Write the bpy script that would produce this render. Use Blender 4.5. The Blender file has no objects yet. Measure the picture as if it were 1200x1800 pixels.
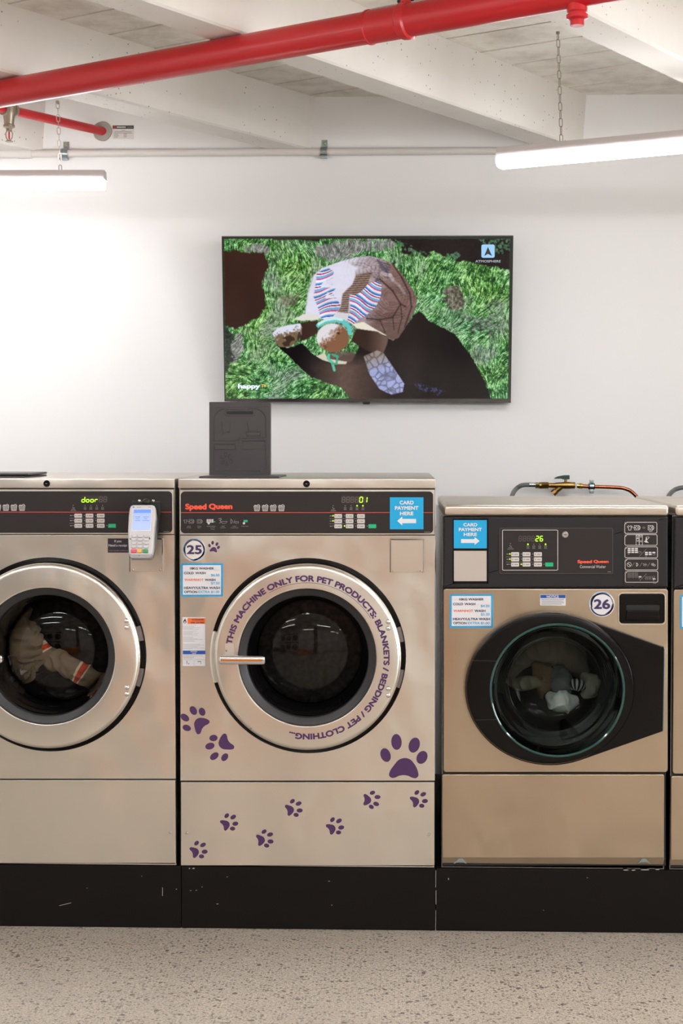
import bpy, bmesh, math, random
import numpy as np
from mathutils import Vector, Matrix
random.seed(7); rng = np.random.default_rng(7)
SC = bpy.context.scene; COL = SC.collection
# ------------------------------------------------------------------ camera, world, exposure
FPX, CD, CH = 2850.0, 4.77, 1.448
PITCH, YAW = math.atan(120/FPX), math.atan(100/FPX)
FW = Vector((-math.sin(YAW)*math.cos(PITCH), math.cos(YAW)*math.cos(PITCH), -math.sin(PITCH)))
RT = Vector((math.cos(YAW), math.sin(YAW), 0)); UP = RT.cross(FW)
CAMP = Vector((0, -CD, CH))
cd = bpy.data.cameras.new('camera'); cam = bpy.data.objects.new('camera', cd); COL.objects.link(cam)
cd.sensor_fit = 'VERTICAL'; cd.sensor_height = 36; cd.lens = FPX/1800*36; cd.clip_start = .05
cam.matrix_world = Matrix.Translation(CAMP) @ Matrix((RT, UP, -FW)).transposed().to_4x4()
SC.camera = cam
w = bpy.data.worlds.new('world'); SC.world = w; w.use_nodes = True
w.node_tree.nodes['Background'].inputs[0].default_value = (.9, .87, .82, 1)
w.node_tree.nodes['Background'].inputs[1].default_value = 0.25
SC.view_settings.view_transform = 'Standard'; SC.view_settings.look = 'None'
SC.view_settings.exposure = 0.2; SC.view_settings.gamma = 1; SC.view_settings.use_curve_mapping = False
SC.cycles.use_denoising = True; SC.cycles.max_bounces = 10; SC.cycles.transparent_max_bounces = 12
SC.cycles.caustics_reflective = False; SC.cycles.caustics_refractive = False
SC.cycles.sample_clamp_indirect = 6
LAMP = 27.0            # radiance of the batten diffusers

ad = bpy.data.lights.new('added_window_fill', 'AREA'); ad.shape = 'RECTANGLE'; ad.size = 5.0; ad.size_y = 1.7; ad.energy = 260; ad.color = (.97, .98, 1)  # added fill lamp outside the unseen right wall, tilted up to the beams
ao = bpy.data.objects.new('added_window_fill', ad); COL.objects.link(ao); ao.location = (4.78, -3.9, 1.6); ao.rotation_euler = (math.radians(90+18), 0, math.radians(90))
# surveying helpers: the point a picture position has on a real plane of the room
def ray(px, py): return FW*FPX + RT*(px-600) - UP*(py-900)
def P(px, py, y=0.0):
    r = ray(px, py); return CAMP + r*((y+CD)/r.y)
def PZ(px, py, z):
    r = ray(px, py); return CAMP + r*((z-CH)/r.z)
class Plane:
    def __init__(s, a, b, c):
        s.p = a; s.n = (b-a).cross(c-a).normalized()
        if s.n.y > 0: s.n = -s.n                       # towards the room
    def at(s, px, py, off=0.0):
        r = ray(px, py); q = s.p + s.n*off
        return CAMP + r*((q-CAMP).dot(s.n)/r.dot(s.n))

# ------------------------------------------------------------------ materials
def lin(c):
    return tuple(((v/255)/12.92 if v/255 <= .04045 else ((v/255+.055)/1.055)**2.4) for v in c)
MATS = {}
def mat(name, rgb=(200, 200, 200), rough=.5, metal=0.0, emit=None, es=1.0, alpha=None, spec=.5, coat=0.0, noise=None, bump=None, aniso=0):
    if name in MATS: return MATS[name]
    m = bpy.data.materials.new(name); m.use_nodes = True
    nt = m.node_tree; b = nt.nodes['Principled BSDF']; c = lin(rgb)
    b.inputs['Base Color'].default_value = (*c, 1); b.inputs['Roughness'].default_value = rough
    b.inputs['Metallic'].default_value = metal; b.inputs['Specular IOR Level'].default_value = spec
    b.inputs['Coat Weight'].default_value = coat
    if aniso: b.inputs['Anisotropic'].default_value = aniso
    if emit: b.inputs['Emission Color'].default_value = (*lin(emit), 1); b.inputs['Emission Strength'].default_value = es
    tc = nt.nodes.new('ShaderNodeTexCoord')
    if noise:                                            # (scale xyz, detail, amount): the colour varies a little
        mp = nt.nodes.new('ShaderNodeMapping'); mp.inputs['Scale'].default_value = noise[0]
        nz = nt.nodes.new('ShaderNodeTexNoise'); nz.inputs['Scale'].default_value = 1; nz.inputs['Detail'].default_value = noise[1]
        mr = nt.nodes.new('ShaderNodeMapRange'); mr.inputs['To Min'].default_value = 1-noise[2]; mr.inputs['To Max'].default_value = 1+noise[2]
        mr.inputs['From Min'].default_value = .3; mr.inputs['From Max'].default_value = .7
        hs = nt.nodes.new('ShaderNodeHueSaturation'); hs.inputs['Color'].default_value = (*c, 1)
        nt.links.new(tc.outputs['Object'], mp.inputs[0]); nt.links.new(mp.outputs[0], nz.inputs['Vector'])
        nt.links.new(nz.outputs['Fac'], mr.inputs['Value']); nt.links.new(mr.outputs[0], hs.inputs['Value'])
        nt.links.new(hs.outputs[0], b.inputs['Base Color'])
    if bump:                                             # (scale xyz, strength, distance)
        mp = nt.nodes.new('ShaderNodeMapping'); mp.inputs['Scale'].default_value = bump[0]
        nz = nt.nodes.new('ShaderNodeTexNoise'); nz.inputs['Scale'].default_value = 1; nz.inputs['Detail'].default_value = 3
        bp = nt.nodes.new('ShaderNodeBump'); bp.inputs['Strength'].default_value = bump[1]; bp.inputs['Distance'].default_value = bump[2]
        nt.links.new(tc.outputs['Object'], mp.inputs[0]); nt.links.new(mp.outputs[0], nz.inputs['Vector'])
        nt.links.new(nz.outputs['Fac'], bp.inputs['Height']); nt.links.new(bp.outputs[0], b.inputs['Normal'])
    MATS[name] = m; return m
def glass_mat(name, tint=(255, 255, 255), ior=1.45, rough=.02, refl=1.0):   # one thin pane: clear, mirror-like at grazing angles
    if name in MATS: return MATS[name]
    m = bpy.data.materials.new(name); m.use_nodes = True; nt = m.node_tree; nt.nodes.clear()
    o = nt.nodes.new('ShaderNodeOutputMaterial'); t = nt.nodes.new('ShaderNodeBsdfTransparent'); g = nt.nodes.new('ShaderNodeBsdfGlossy')
    f = nt.nodes.new('ShaderNodeFresnel'); mx = nt.nodes.new('ShaderNodeMixShader')
    t.inputs[0].default_value = (*lin(tint), 1); g.inputs['Roughness'].default_value = rough; f.inputs[0].default_value = ior
    k_ = nt.nodes.new('ShaderNodeMath'); k_.operation = 'MULTIPLY'; k_.inputs[1].default_value = refl; nt.links.new(f.outputs[0], k_.inputs[0]); nt.links.new(k_.outputs[0], mx.inputs[0]); nt.links.new(t.outputs[0], mx.inputs[1]); nt.links.new(g.outputs[0], mx.inputs[2])
    nt.links.new(mx.outputs[0], o.inputs[0]); MATS[name] = m; return m

def M_steel(name, rgb, rough): return mat(name, rgb, rough, 1.0, noise=((2.5, 2.5, 1.2), 4, .05), bump=((2.6, 2.6, 2.0), .6, .05))
STEEL = M_steel('pale brushed steel', (228, 223, 213), .28)
STEEL_LID = M_steel('pale brushed steel lid', (216, 208, 197), .3)
STEEL_B = M_steel('brown brushed steel', (189, 172, 150), .29)
STEEL_BL = M_steel('brushed steel lid', (214, 202, 188), .30)
STEEL_D = mat('drum steel', (58, 54, 51), .4, 1.0, noise=((60, 60, 60), 2, .3))
CHROME = mat('chrome', (225, 222, 220), .06, 1.0)
ZINC = mat('zinc plate', (160, 175, 178), .3, 1.0, noise=((80, 80, 80), 2, .12))
CASTM = mat('cast fitting metal', (165, 155, 140), .35, 1.0)
BLK = mat('black console plastic', (36, 34, 35), .42, spec=.3)
OVER = mat('charcoal panel overlay', (46, 41, 40), .4, spec=.25)
BLKG = mat('gloss black plastic', (16, 13, 13), .12, spec=.18)
BLKM = mat('matt black', (14, 12, 14), .6)
RUB = mat('dark grey rubber', (44, 43, 44), .38, spec=.4)
RUBG = mat('gloss black rubber', (14, 13, 14), .10, spec=.6, coat=.6)
LINE = mat('white print', (205, 200, 198), .6)
GREYP = mat('grey print', (140, 134, 132), .6)
DIMSEG = mat('unlit digit', (92, 80, 78), .5)
REDL = mat('red line print', (176, 66, 54), .5)
ORNG = mat('orange red print', (240, 84, 58), .5)
LIT = mat('lit green segment', (150, 230, 20), .5, emit=(170, 240, 30), es=1.1)
BTN = mat('light grey button', (206, 199, 193), .5)
GRNB = mat('green button', (20, 176, 120), .5)
PURP = mat('purple vinyl', (72, 38, 86), .5)
NAVY = mat('dark violet ink', (58, 42, 88), .5)
BLUE = mat('blue sticker', (24, 156, 212), .5)
LBLUE = mat('light blue ink', (96, 166, 212), .5)
WHITE = mat('white sticker', (222, 221, 224), .5)
INKO = mat('orange ink', (240, 112, 78), .5)
INKK = mat('dark ink', (50, 42, 66), .5)
INKG = mat('grey ink', (150, 148, 148), .6)
WARN = mat('warning orange', (228, 108, 40), .5)
NBLUE = mat('notice blue', (28, 78, 158), .5)
REDP = mat('red pipe paint', (186, 22, 30), .32, noise=((6, 6, 6), 3, .06), coat=.15)
WPIPE = mat('white conduit plastic', (218, 213, 207), .45)
BRASS = mat('brass', (158, 126, 72), .3, 1.0, noise=((60, 60, 60), 2, .2))
BRASSL = mat('pale nickel brass', (206, 190, 140), .25, 1.0)
COPPER = mat('copper', (168, 108, 80), .25, 1.0, noise=((20, 20, 20), 3, .15))
HOSE = mat('grey rubber hose', (96, 98, 100), .5, noise=((90, 90, 90), 2, .15))
LEVER = mat('dark green lever', (22, 62, 54), .4)
LHOUS = mat('lamp housing paint', (205, 198, 196), .45)
LDIFF = mat('lamp diffuser', (250, 250, 250), .5, emit=(252, 252, 255), es=LAMP)
PLINTH = mat('black plinth paint', (20, 16, 14), .6, spec=.15, noise=((5, 5, 30), 4, .12))
GLASS = glass_mat('door glass', (235, 235, 235), 1.4); GLASST = glass_mat('bowl glass', (222, 234, 232), 1.4, .03, .22)
TEAL = mat('thick glass edge', (26, 72, 68), .08, coat=.5)
ACRYL = mat('clear acrylic plate', (205, 192, 178), .38, .9)

# ------------------------------------------------------------------ mesh builder
ORG = {}
class MB:
    flat = False
    def __init__(s): s.v = []; s.f = []; s.m = []; s.mats = []
    def mi(s, m):
        if m not in s.mats: s.mats.append(m)
        return s.mats.index(m)
    def add(s, vs, fs, m):
        o = len(s.v); s.v.extend([tuple(v) for v in vs]); k = s.mi(m)
        for f in fs: s.f.append([i+o for i in f]); s.m.append(k)
        return s
    def addbm(s, bm, m):
        bm.verts.index_update(); s.add([v.co.copy() for v in bm.verts], [[v.index for v in f.verts] for f in bm.faces], m); bm.free(); return s
    def box(s, a, b, m, bev=0, seg=2, tf=None):
        bm = bmesh.new(); bmesh.ops.create_cube(bm, size=1)
        for v in bm.verts: v.co = Vector([(a[i]+b[i])/2 + v.co[i]*(b[i]-a[i]) for i in range(3)])
        if bev: bmesh.ops.bevel(bm, geom=bm.edges[:], offset=bev, segments=seg, affect='EDGES', profile=.5)
        if tf: bmesh.ops.transform(bm, matrix=tf, verts=bm.verts)
        return s.addbm(bm, m)
    def prism(s, pts, dv, m, bev=0, seg=2):              # polygon of world points pushed by vector dv; bevel on the pts side
        bm = bmesh.new(); n = len(pts); a = [bm.verts.new(p) for p in pts]; b = [bm.verts.new(Vector(p)+dv) for p in pts]
        fr = bm.faces.new(a); bm.faces.new(b[::-1])
        for i in range(n): bm.faces.new((a[i], b[i], b[(i+1) % n], a[(i+1) % n]))
        bmesh.ops.recalc_face_normals(bm, faces=bm.faces)
        if bev: bmesh.ops.bevel(bm, geom=list(fr.edges), offset=bev, segments=seg, affect='EDGES', profile=.5)
        return s.addbm(bm, m)
    def lathe(s, c, ax, prof, m, seg=64, arc=(0, 2*math.pi)):   # prof = [(radius, distance along ax)]
        ax = Vector(ax).normalized(); u = ax.orthogonal().normalized()
        if abs(ax.y) > .99: u = Vector((1, 0, 0))
        v = ax.cross(u); c = Vector(c); full = abs(arc[1]-arc[0]-2*math.pi) < 1e-6; n = seg if full else seg+1
        vs = []
        for i in range(n):
            t = arc[0]+(arc[1]-arc[0])*i/seg; d = u*math.cos(t)+v*math.sin(t)
            for r, h in prof: vs.append(c+d*r+ax*h)
        k = len(prof); fs = []
        for i in range(seg):
            j = (i+1) % n
            for q in range(k-1): fs.append((i*k+q, j*k+q, j*k+q+1, i*k+q+1))
        return s.add(vs, fs, m)
    def cyl(s, a, b, r, m, seg=20, r2=None):
        a = Vector(a); b = Vector(b); L = (b-a).length; r2 = r if r2 is None else r2
        return s.lathe(a, b-a, [(0.0001, 0), (r, 0), (r2, L), (0.0001, L)], m, seg)
    def tube(s, path, r, m, seg=12, closed=False):
        path = [Vector(p) for p in path]; n = len(path); vs = []; u = None
        for i, p in enumerate(path):
            if closed: t = (path[(i+1) % n]-path[i-1]).normalized()
            else: t = (path[min(i+1, n-1)]-path[max(i-1, 0)]).normalized()
            u = (t.orthogonal() if u is None else u - t*u.dot(t)).normalized(); v = t.cross(u)
            rr = r[i] if isinstance(r, (list, tuple)) else r
            for k in range(seg): a = 2*math.pi*k/seg; vs.append(p+(u*math.cos(a)+v*math.sin(a))*rr)
        fs = []
        for i in range(n if closed else n-1):
            j = (i+1) % n
            for k in range(seg): l = (k+1) % seg; fs.append((i*seg+k, i*seg+l, j*seg+l, j*seg+k))
        if not closed: fs.append(list(range(seg))[::-1]); fs.append([(n-1)*seg+k for k in range(seg)])
        return s.add(vs, fs, m)
    def ball(s, c, r, m, sc=(1, 1, 1), seg=16):
        bm = bmesh.new(); bmesh.ops.create_uvsphere(bm, u_segments=seg, v_segments=seg//2+2, radius=r)
        for v in bm.verts: v.co = Vector(c)+Vector((v.co.x*sc[0], v.co.y*sc[1], v.co.z*sc[2]))
        return s.addbm(bm, m)
    def build(s, name, parent=None, loc=None, angle=35, kind=None):
        me = bpy.data.meshes.new(name); ob = bpy.data.objects.new(name, me)
        A = np.array(s.v, dtype=float)
        if parent is not None: off = ORG[parent]
        elif loc is not None: off = Vector(loc)
        else:
            lo, hi = A.min(0), A.max(0); off = Vector(((lo[0]+hi[0])/2, (lo[1]+hi[1])/2, lo[2]))
        A = A-np.array(off); me.from_pydata(A.tolist(), [], s.f)
        for m in s.mats: me.materials.append(m)
        me.polygons.foreach_set('material_index', s.m)
        me.polygons.foreach_set('use_smooth', [True]*len(s.f)); me.update(); me.set_sharp_from_angle(angle=math.radians(angle))
        COL.objects.link(ob); ORG[ob] = off
        if parent is not None: ob.parent = parent
        else: ob.location = off
        if kind: ob['kind'] = kind
        if not s.flat and len(s.v) < 30000:
            wn = ob.modifiers.new('weighted normals', 'WEIGHTED_NORMAL'); wn.keep_sharp = True
        return ob
def tag(o, label=None, cat=None, group=None):
    if label: o['label'] = label
    if cat: o['category'] = cat
    if group: o['group'] = group
    return o
def thing(name, loc, label, cat, group=None):
    o = bpy.data.objects.new(name, None); COL.objects.link(o); o.location = loc; o.empty_display_size = .05
    ORG[o] = Vector(loc); return tag(o, label, cat, group)

# ------------------------------------------------------------------ 2D drawing in picture units
_tc = {}
def tmesh(s, bold=0.0):
    k = (s, bold)
    if k not in _tc:
        cu = bpy.data.curves.new('t', 'FONT'); cu.body = s; cu.size = 1; cu.fill_mode = 'BOTH'
        o = bpy.data.objects.new('t', cu); me = bpy.data.meshes.new_from_object(o)
        v = np.array([q.co[:2] for q in me.vertices]); f = [list(p.vertices) for p in me.polygons]
        bpy.data.objects.remove(o); bpy.data.curves.remove(cu); bpy.data.meshes.remove(me)
        if bold:                                         # heavier weight: the outline struck several times round itself
            n = len(v); V_, F_ = [], []
            for i in range(6):
                a = math.pi*i/3+.5; V_.append(v+np.array([math.cos(a), math.sin(a)])*bold); F_ += [[q+n*i for q in p] for p in f]
            v, f = np.concatenate(V_), F_
        _tc[k] = (v, f)
    return _tc[k]
class Ink:
    """flat print on a surface; F(px,py) -> world point on that surface"""
    def __init__(s, F): s.F = F; s.b = MB(); s.b.flat = True
    def poly(s, pts, m): s.b.add([s.F(*p) for p in pts], [list(range(len(pts)))], m); return s
    def rect(s, x0, y0, x1, y1, m, r=0): return s.poly(rrect(x0, y0, x1, y1, r) if r else [(x0, y0), (x1, y0), (x1, y1), (x0, y1)], m)
    def ell(s, x, y, rx, ry, m, rot=0, n=20):
        c, q = math.cos(rot), math.sin(rot); pts = []
        for i in range(n):
            a = 2*math.pi*i/n; u, v = rx*math.cos(a), ry*math.sin(a); pts.append((x+u*c-v*q, y+u*q+v*c))
        return s.poly(pts, m)
    def stroke(s, pts, w, m, closed=False):
        n = len(pts); P2 = [Vector(p) for p in pts]; L = []; R = []
        for i in range(n):
            a = P2[i-1] if (closed or i > 0) else None; c = P2[(i+1) % n] if (closed or i < n-1) else None; b = P2[i]
            d1 = (b-a).normalized() if a is not None and (b-a).length > 0 else None
            d2 = (c-b).normalized() if c is not None and (c-b).length > 0 else None
            if d1 is None: d1 = d2
            if d2 is None: d2 = d1
            nn = Vector((-d1.y-d2.y, d1.x+d2.x)); l = nn.length
            nn = Vector((-d1.y, d1.x)) if l < .2 else nn/l
            k = w/2/max(.5, nn.dot(Vector((-d1.y, d1.x)))); L.append(b+nn*k); R.append(b-nn*k)
        vs = [s.F(*p) for p in L]+[s.F(*p) for p in R]
        fs = [(i, (i+1) % n, n+(i+1) % n, n+i) for i in range(n if closed else n-1)]
        s.b.add(vs, fs, m); return s
    def ring(s, x, y, r, w, m, n=28, a0=0, a1=2*math.pi):
        full = abs(a1-a0-2*math.pi) < 1e-6
        return s.stroke([(x+r*math.cos(a0+(a1-a0)*i/n), y+r*math.sin(a0+(a1-a0)*i/n)) for i in range(n if full else n+1)], w, m, full)
    def text(s, t, x0, y0, x1, y1, m, bold=.02, shear=0):    # the string's own box is fitted to x0..x1, y0(top)..y1(bottom)
        v, f = tmesh(t, bold); lo, hi = v.min(0), v.max(0)
        u = (v-lo)/(hi-lo)
        n = len(u)//6 if bold else len(u)                # each strike of ink lies a hair above the last
        s.b.add([s.F(x0+(x1-x0)*a+shear*b*(y1-y0), y1+(y0-y1)*b)+Vector((0, -.00003*(i//n), 0)) for i, (a, b) in enumerate(u)], f, m); return s
    def build(s, name, parent, label=None):
        o = s.b.build(name, parent)
        if label: o['label'] = label
        return o
def rrect(x0, y0, x1, y1, r, n=5, corners='1111'):
    pts = []
    for k, (cx, cy, a) in enumerate(((x1-r, y0+r, -90), (x1-r, y1-r, 0), (x0+r, y1-r, 90), (x0+r, y0+r, 180))):
        if corners[k] == '0': pts.append(((x1, x1, x0, x0)[k], (y0, y1, y1, y0)[k])); continue
        for i in range(n+1):
            t = math.radians(a+90*i/n); pts.append((cx+r*math.cos(t), cy+r*math.sin(t)))
    return pts
SEG = {'0': 'abcdef', '1': 'bc', '2': 'abged', '6': 'afgedc', '8': 'abcdefg', 'd': 'bcdeg', 'o': 'cdeg', 'r': 'eg', '5': 'afgcd', '9': 'abfgcd'}
def digit(ink, ch, x, y, w, h, m, t=1.25, sl=.18):
    e = .25; g = t*.3
    S = lambda a, b: (x+a*w+sl*(1-b)*h*.5, y+b*h)
    sg = {'a': ((0, 0), (1, 0)), 'b': ((1, 0), (1, .5)), 'c': ((1, .5), (1, 1)), 'd': ((0, 1), (1, 1)), 'e': ((0, .5), (0, 1)), 'f': ((0, 0), (0, .5)), 'g': ((0, .5), (1, .5))}
    for k in SEG[ch]:
        (a, b), (c, d) = sg[k]; p, q = Vector(S(a, b)), Vector(S(c, d)); dd = (q-p).normalized()*g
        ink.stroke([tuple(p+dd), tuple(q-dd)], t, m)

# ------------------------------------------------------------------ room
WY = 1.40; ZB = 2.557; ZS = 2.755                       # wall plane, beam soffit, slab
TH = math.radians(32.5); DV = Vector((math.sin(TH), math.cos(TH), 0)); NV = Vector((math.cos(TH), -math.sin(TH), 0))
X0, X1, Y0 = -4.2, 4.4, -7.6
def wall_mat():
    m = mat('white wall paint', (240, 239, 237), .6, noise=((.8, .8, .8), 3, .015), bump=((70, 70, 70), .08, .003)); return m
WALL = wall_mat()
def conc_mat(name, rgb, rough=.7):
    m = mat(name, rgb, rough); nt = m.node_tree; b = nt.nodes['Principled BSDF']
    tc = nt.nodes.new('ShaderNodeTexCoord'); L = nt.links.new
    def noise(sc, det, lo, hi, c0, c1):
        n = nt.nodes.new('ShaderNodeTexNoise'); n.inputs['Scale'].default_value = sc; n.inputs['Detail'].default_value = det; n.inputs['Roughness'].default_value = .65
        r = nt.nodes.new('ShaderNodeValToRGB'); r.color_ramp.elements[0].position = lo; r.color_ramp.elements[1].position = hi
        r.color_ramp.elements[0].color = (*c0, 1); r.color_ramp.elements[1].color = (*c1, 1)
        L(tc.outputs['Object'], n.inputs['Vector']); L(n.outputs['Fac'], r.inputs[0]); return r
    def mul(a, c, f=1):
        x = nt.nodes.new('ShaderNodeMix'); x.data_type = 'RGBA'; x.blend_type = 'MULTIPLY'; x.inputs[0].default_value = f
        L(a, x.inputs[6]); L(c, x.inputs[7]); return x.outputs[2]
    base = nt.nodes.new('ShaderNodeRGB'); base.outputs[0].default_value = (*lin(rgb), 1)
    return m, nt, b, tc, noise, mul, base
# beams: painted concrete with small blow holes
BEAM, nt, b, tc, noise, mul, base = conc_mat('painted beam concrete', (236, 232, 225))
v = nt.nodes.new('ShaderNodeTexVoronoi'); v.inputs['Scale'].default_value = 42; v.inputs['Randomness'].default_value = 1
sel = noise(3.0, 2, .47, .56, (0, 0, 0), (1, 1, 1)); r = nt.nodes.new('ShaderNodeValToRGB')
r.color_ramp.elements[0].position = .07; r.color_ramp.elements[1].position = .13; r.color_ramp.elements[0].color = (.22, .19, .17, 1); r.color_ramp.elements[1].color = (1, 1, 1, 1)
nt.links.new(tc.outputs['Object'], v.inputs['Vector']); nt.links.new(v.outputs['Distance'], r.inputs[0])
x = nt.nodes.new('ShaderNodeMix'); x.data_type = 'RGBA'; nt.links.new(sel.outputs[0], x.inputs[0]); x.inputs[6].default_value = (1, 1, 1, 1); nt.links.new(r.outputs[0], x.inputs[7])
c = mul(base.outputs[0], noise(2.5, 5, .35, .65, (.94, .93, .92), (1, 1, 1)).outputs[0]); c = mul(c, x.outputs[2]); nt.links.new(c, b.inputs['Base Color'])
# slab: board-marked with grime streaks
SLAB, nt, b, tc, noise, mul, base = conc_mat('board marked slab', (244, 240, 232))
c = mul(base.outputs[0], noise(7, 8, .30, .56, (.50, .45, .40), (1, 1, 1)).outputs[0], .55)
c = mul(c, noise(1.6, 4, .35, .6, (.88, .865, .84), (1.03, 1.03, 1.02)).outputs[0]); nt.links.new(c, b.inputs['Base Color'])
# polished aggregate floor
FLOOR, nt, b, tc, noise, mul, base = conc_mat('polished aggregate floor', (194, 184, 171), .36)
c = mul(base.outputs[0], noise(1.3, 4, .3, .7, (.86, .85, .84), (1.04, 1.04, 1.04)).outputs[0]); c = mul(c, noise(160, 3, .38, .62, (.72, .69, .66), (1.18, 1.17, 1.15)).outputs[0])
for sc, th, rr, dk in ((95, .38, .62, (.34, .29, .25)), (190, .42, .52, (.50, .45, .40)), (48, .32, .86, (.27, .22, .20))):
    v = nt.nodes.new('ShaderNodeTexVoronoi'); v.inputs['Scale'].default_value = sc
    wn = nt.nodes.new('ShaderNodeTexNoise'); wn.inputs['Scale'].default_value = sc*2.2
    av = nt.nodes.new('ShaderNodeVectorMath'); av.operation = 'SCALE'; av.inputs['Scale'].default_value = .9/sc
    ad = nt.nodes.new('ShaderNodeVectorMath'); ad.operation = 'ADD'
    nt.links.new(tc.outputs['Object'], wn.inputs['Vector']); nt.links.new(wn.outputs['Color'], av.inputs[0]); nt.links.new(av.outputs[0], ad.inputs[0]); nt.links.new(tc.outputs['Object'], ad.inputs[1])
    nt.links.new(ad.outputs[0], v.inputs['Vector'])
    lt = nt.nodes.new('ShaderNodeMath'); lt.operation = 'LESS_THAN'; lt.inputs[1].default_value = th; nt.links.new(v.outputs['Distance'], lt.inputs[0])
    sx = nt.nodes.new('ShaderNodeSeparateColor'); nt.links.new(v.outputs['Color'], sx.inputs[0])
    gt = nt.nodes.new('ShaderNodeMath'); gt.operation = 'GREATER_THAN'; gt.inputs[1].default_value = rr; nt.links.new(sx.outputs[0], gt.inputs[0])
    ml = nt.nodes.new('ShaderNodeMath'); ml.operation = 'MULTIPLY'; nt.links.new(lt.outputs[0], ml.inputs[0]); nt.links.new(gt.outputs[0], ml.inputs[1])
    x = nt.nodes.new('ShaderNodeMix'); x.data_type = 'RGBA'; nt.links.new(ml.outputs[0], x.inputs[0]); nt.links.new(c, x.inputs[6]); x.inputs[7].default_value = (*[u*.55 for u in dk], 1); c = x.outputs[2]
nt.links.new(c, b.inputs['Base Color'])

MB().box((X0, Y0, -.1), (X1, WY+.1, 0), FLOOR).build('floor', kind='structure', loc=(0, 0, 0))
MB().box((X0, WY, 0), (X1, WY+.15, 3.0), WALL).build('wall_back', kind='structure', loc=(0, WY, 0))
WARM = mat('warm far wall paint', (228, 223, 216), .7)
WX0, WX1, WZ0, WZ1 = -6.4, -1.4, .7, 2.5                # window added in unseen right wall to light beams (y and z range)
fwb = MB(); xr0, xr1 = X1, X1+.15
for a_, b_, c_, d_ in ((Y0, WX0, 0, 3.0), (WX1, WY, 0, 3.0), (WX0, WX1, 0, WZ0), (WX0, WX1, WZ1, 3.0)): fwb.box((xr0, a_, c_), (xr1, b_, d_), WARM)
fwb.build('wall_right', kind='structure')
wf = MB(); FRM = mat('window frame paint', (60, 58, 58), .4)
for a_ in np.linspace(WX0, WX1-.05, 4): wf.box((X1+.04, a_, WZ0), (X1+.10, a_+.05, WZ1), FRM, .003, 1)
for a_ in (WZ0, WZ1-.05): wf.box((X1+.04, WX0, a_), (X1+.10, WX1, a_+.05), FRM, .003, 1)
wf.build('added_window_frame', kind='structure')
wg = MB(); wg.box((X1+.07, WX0+.02, WZ0+.02), (X1+.075, WX1-.02, WZ1-.02), glass_mat('window glass')); wg.build('added_window_pane', kind='structure')
MB().box((X0, Y0-.15, 0), (X1, Y0, 3.0), WARM).build('wall_front', kind='structure')
MB().box((X0-.15, Y0, 0), (X0, WY, 3.0), WALL).build('wall_left', kind='structure')
MB().box((-.17, -6.05, 0), (.15, -5.75, ZB), mat('brown stand-in for person', (104, 84, 72), .5), .01).build('trim_30', kind='structure')  # unseen stand-in for the person at the camera, added for its dark reflection
# ceiling: slab of boards (real grooves between them) running across the beams
cb = MB(); cb.box((X0, Y0, ZS+.012), (X1, WY, ZS+.2), BLKM)
t = -0.342-.219*36
GRIME = mat('groove grime', (70, 62, 56), .9)
def clip_room(poly):                                     # keep a plan polygon inside the room
    for ax, lim, sg in ((0, X0, 1), (0, X1, -1), (1, Y0, 1), (1, WY, -1)):
        out = []
        for i in range(len(poly)):
            a, b_ = poly[i-1], poly[i]; ia = (a[ax]-lim)*sg >= 0; ib = (b_[ax]-lim)*sg >= 0
            if ia != ib:
                k = (lim-a[ax])/(b_[ax]-a[ax]); out.append((a[0]+(b_[0]-a[0])*k, a[1]+(b_[1]-a[1])*k))
            if ib: out.append(b_)
        poly = out
        if not poly: return []
    return poly
while t < 6:
    q = [DV*(t+.0065)+NV*-9, DV*(t+.0065)+NV*9, DV*(t+.215)+NV*9, DV*(t+.215)+NV*-9]
    pl = clip_room([(p.x, p.y) for p in q])
    if len(pl) > 2: cb.prism([Vector((a, b_, ZS)) for a, b_ in pl], Vector((0, 0, .03)), SLAB)
    t += .219
cb.build('ceiling', kind='structure', loc=(0, 0, ZS))
k = 1
for i in range(-7, 9):
    c0 = .8607*i; prof = [(-.160, ZS), (-.171, ZB+.006), (-.177, ZB), (-.288, ZB), (-.294, ZB+.006), (-.305, ZS)]
    # full-length beam clipped at the walls
    def ends(off):
        lo, hi = -20., 20.; base_ = NV*off
        for ax, l, h in ((0, X0, X1), (1, Y0, WY)):
            a, b_ = (l-base_[ax])/DV[ax], (h-base_[ax])/DV[ax]; lo = max(lo, min(a, b_)); hi = min(hi, max(a, b_))
        return lo, hi
    E_ = [ends(c0+o) for o, z in prof]
    if any(h-l < .4 for l, h in E_): continue
    bb = MB(); n = len(prof)
    vs = [NV*(c0+o)+DV*E_[j][0]+Vector((0, 0, z)) for j, (o, z) in enumerate(prof)]+[NV*(c0+o)+DV*E_[j][1]+Vector((0, 0, z)) for j, (o, z) in enumerate(prof)]
    bb.add(vs, [(j, (j+1) % n, n+(j+1) % n, n+j) for j in range(n)]+[list(range(n)), list(range(n, 2*n))[::-1]], BEAM)
    bb.build('trim_%d' % k, kind='structure', loc=(0, 0, ZB), angle=20); k += 1

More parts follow.
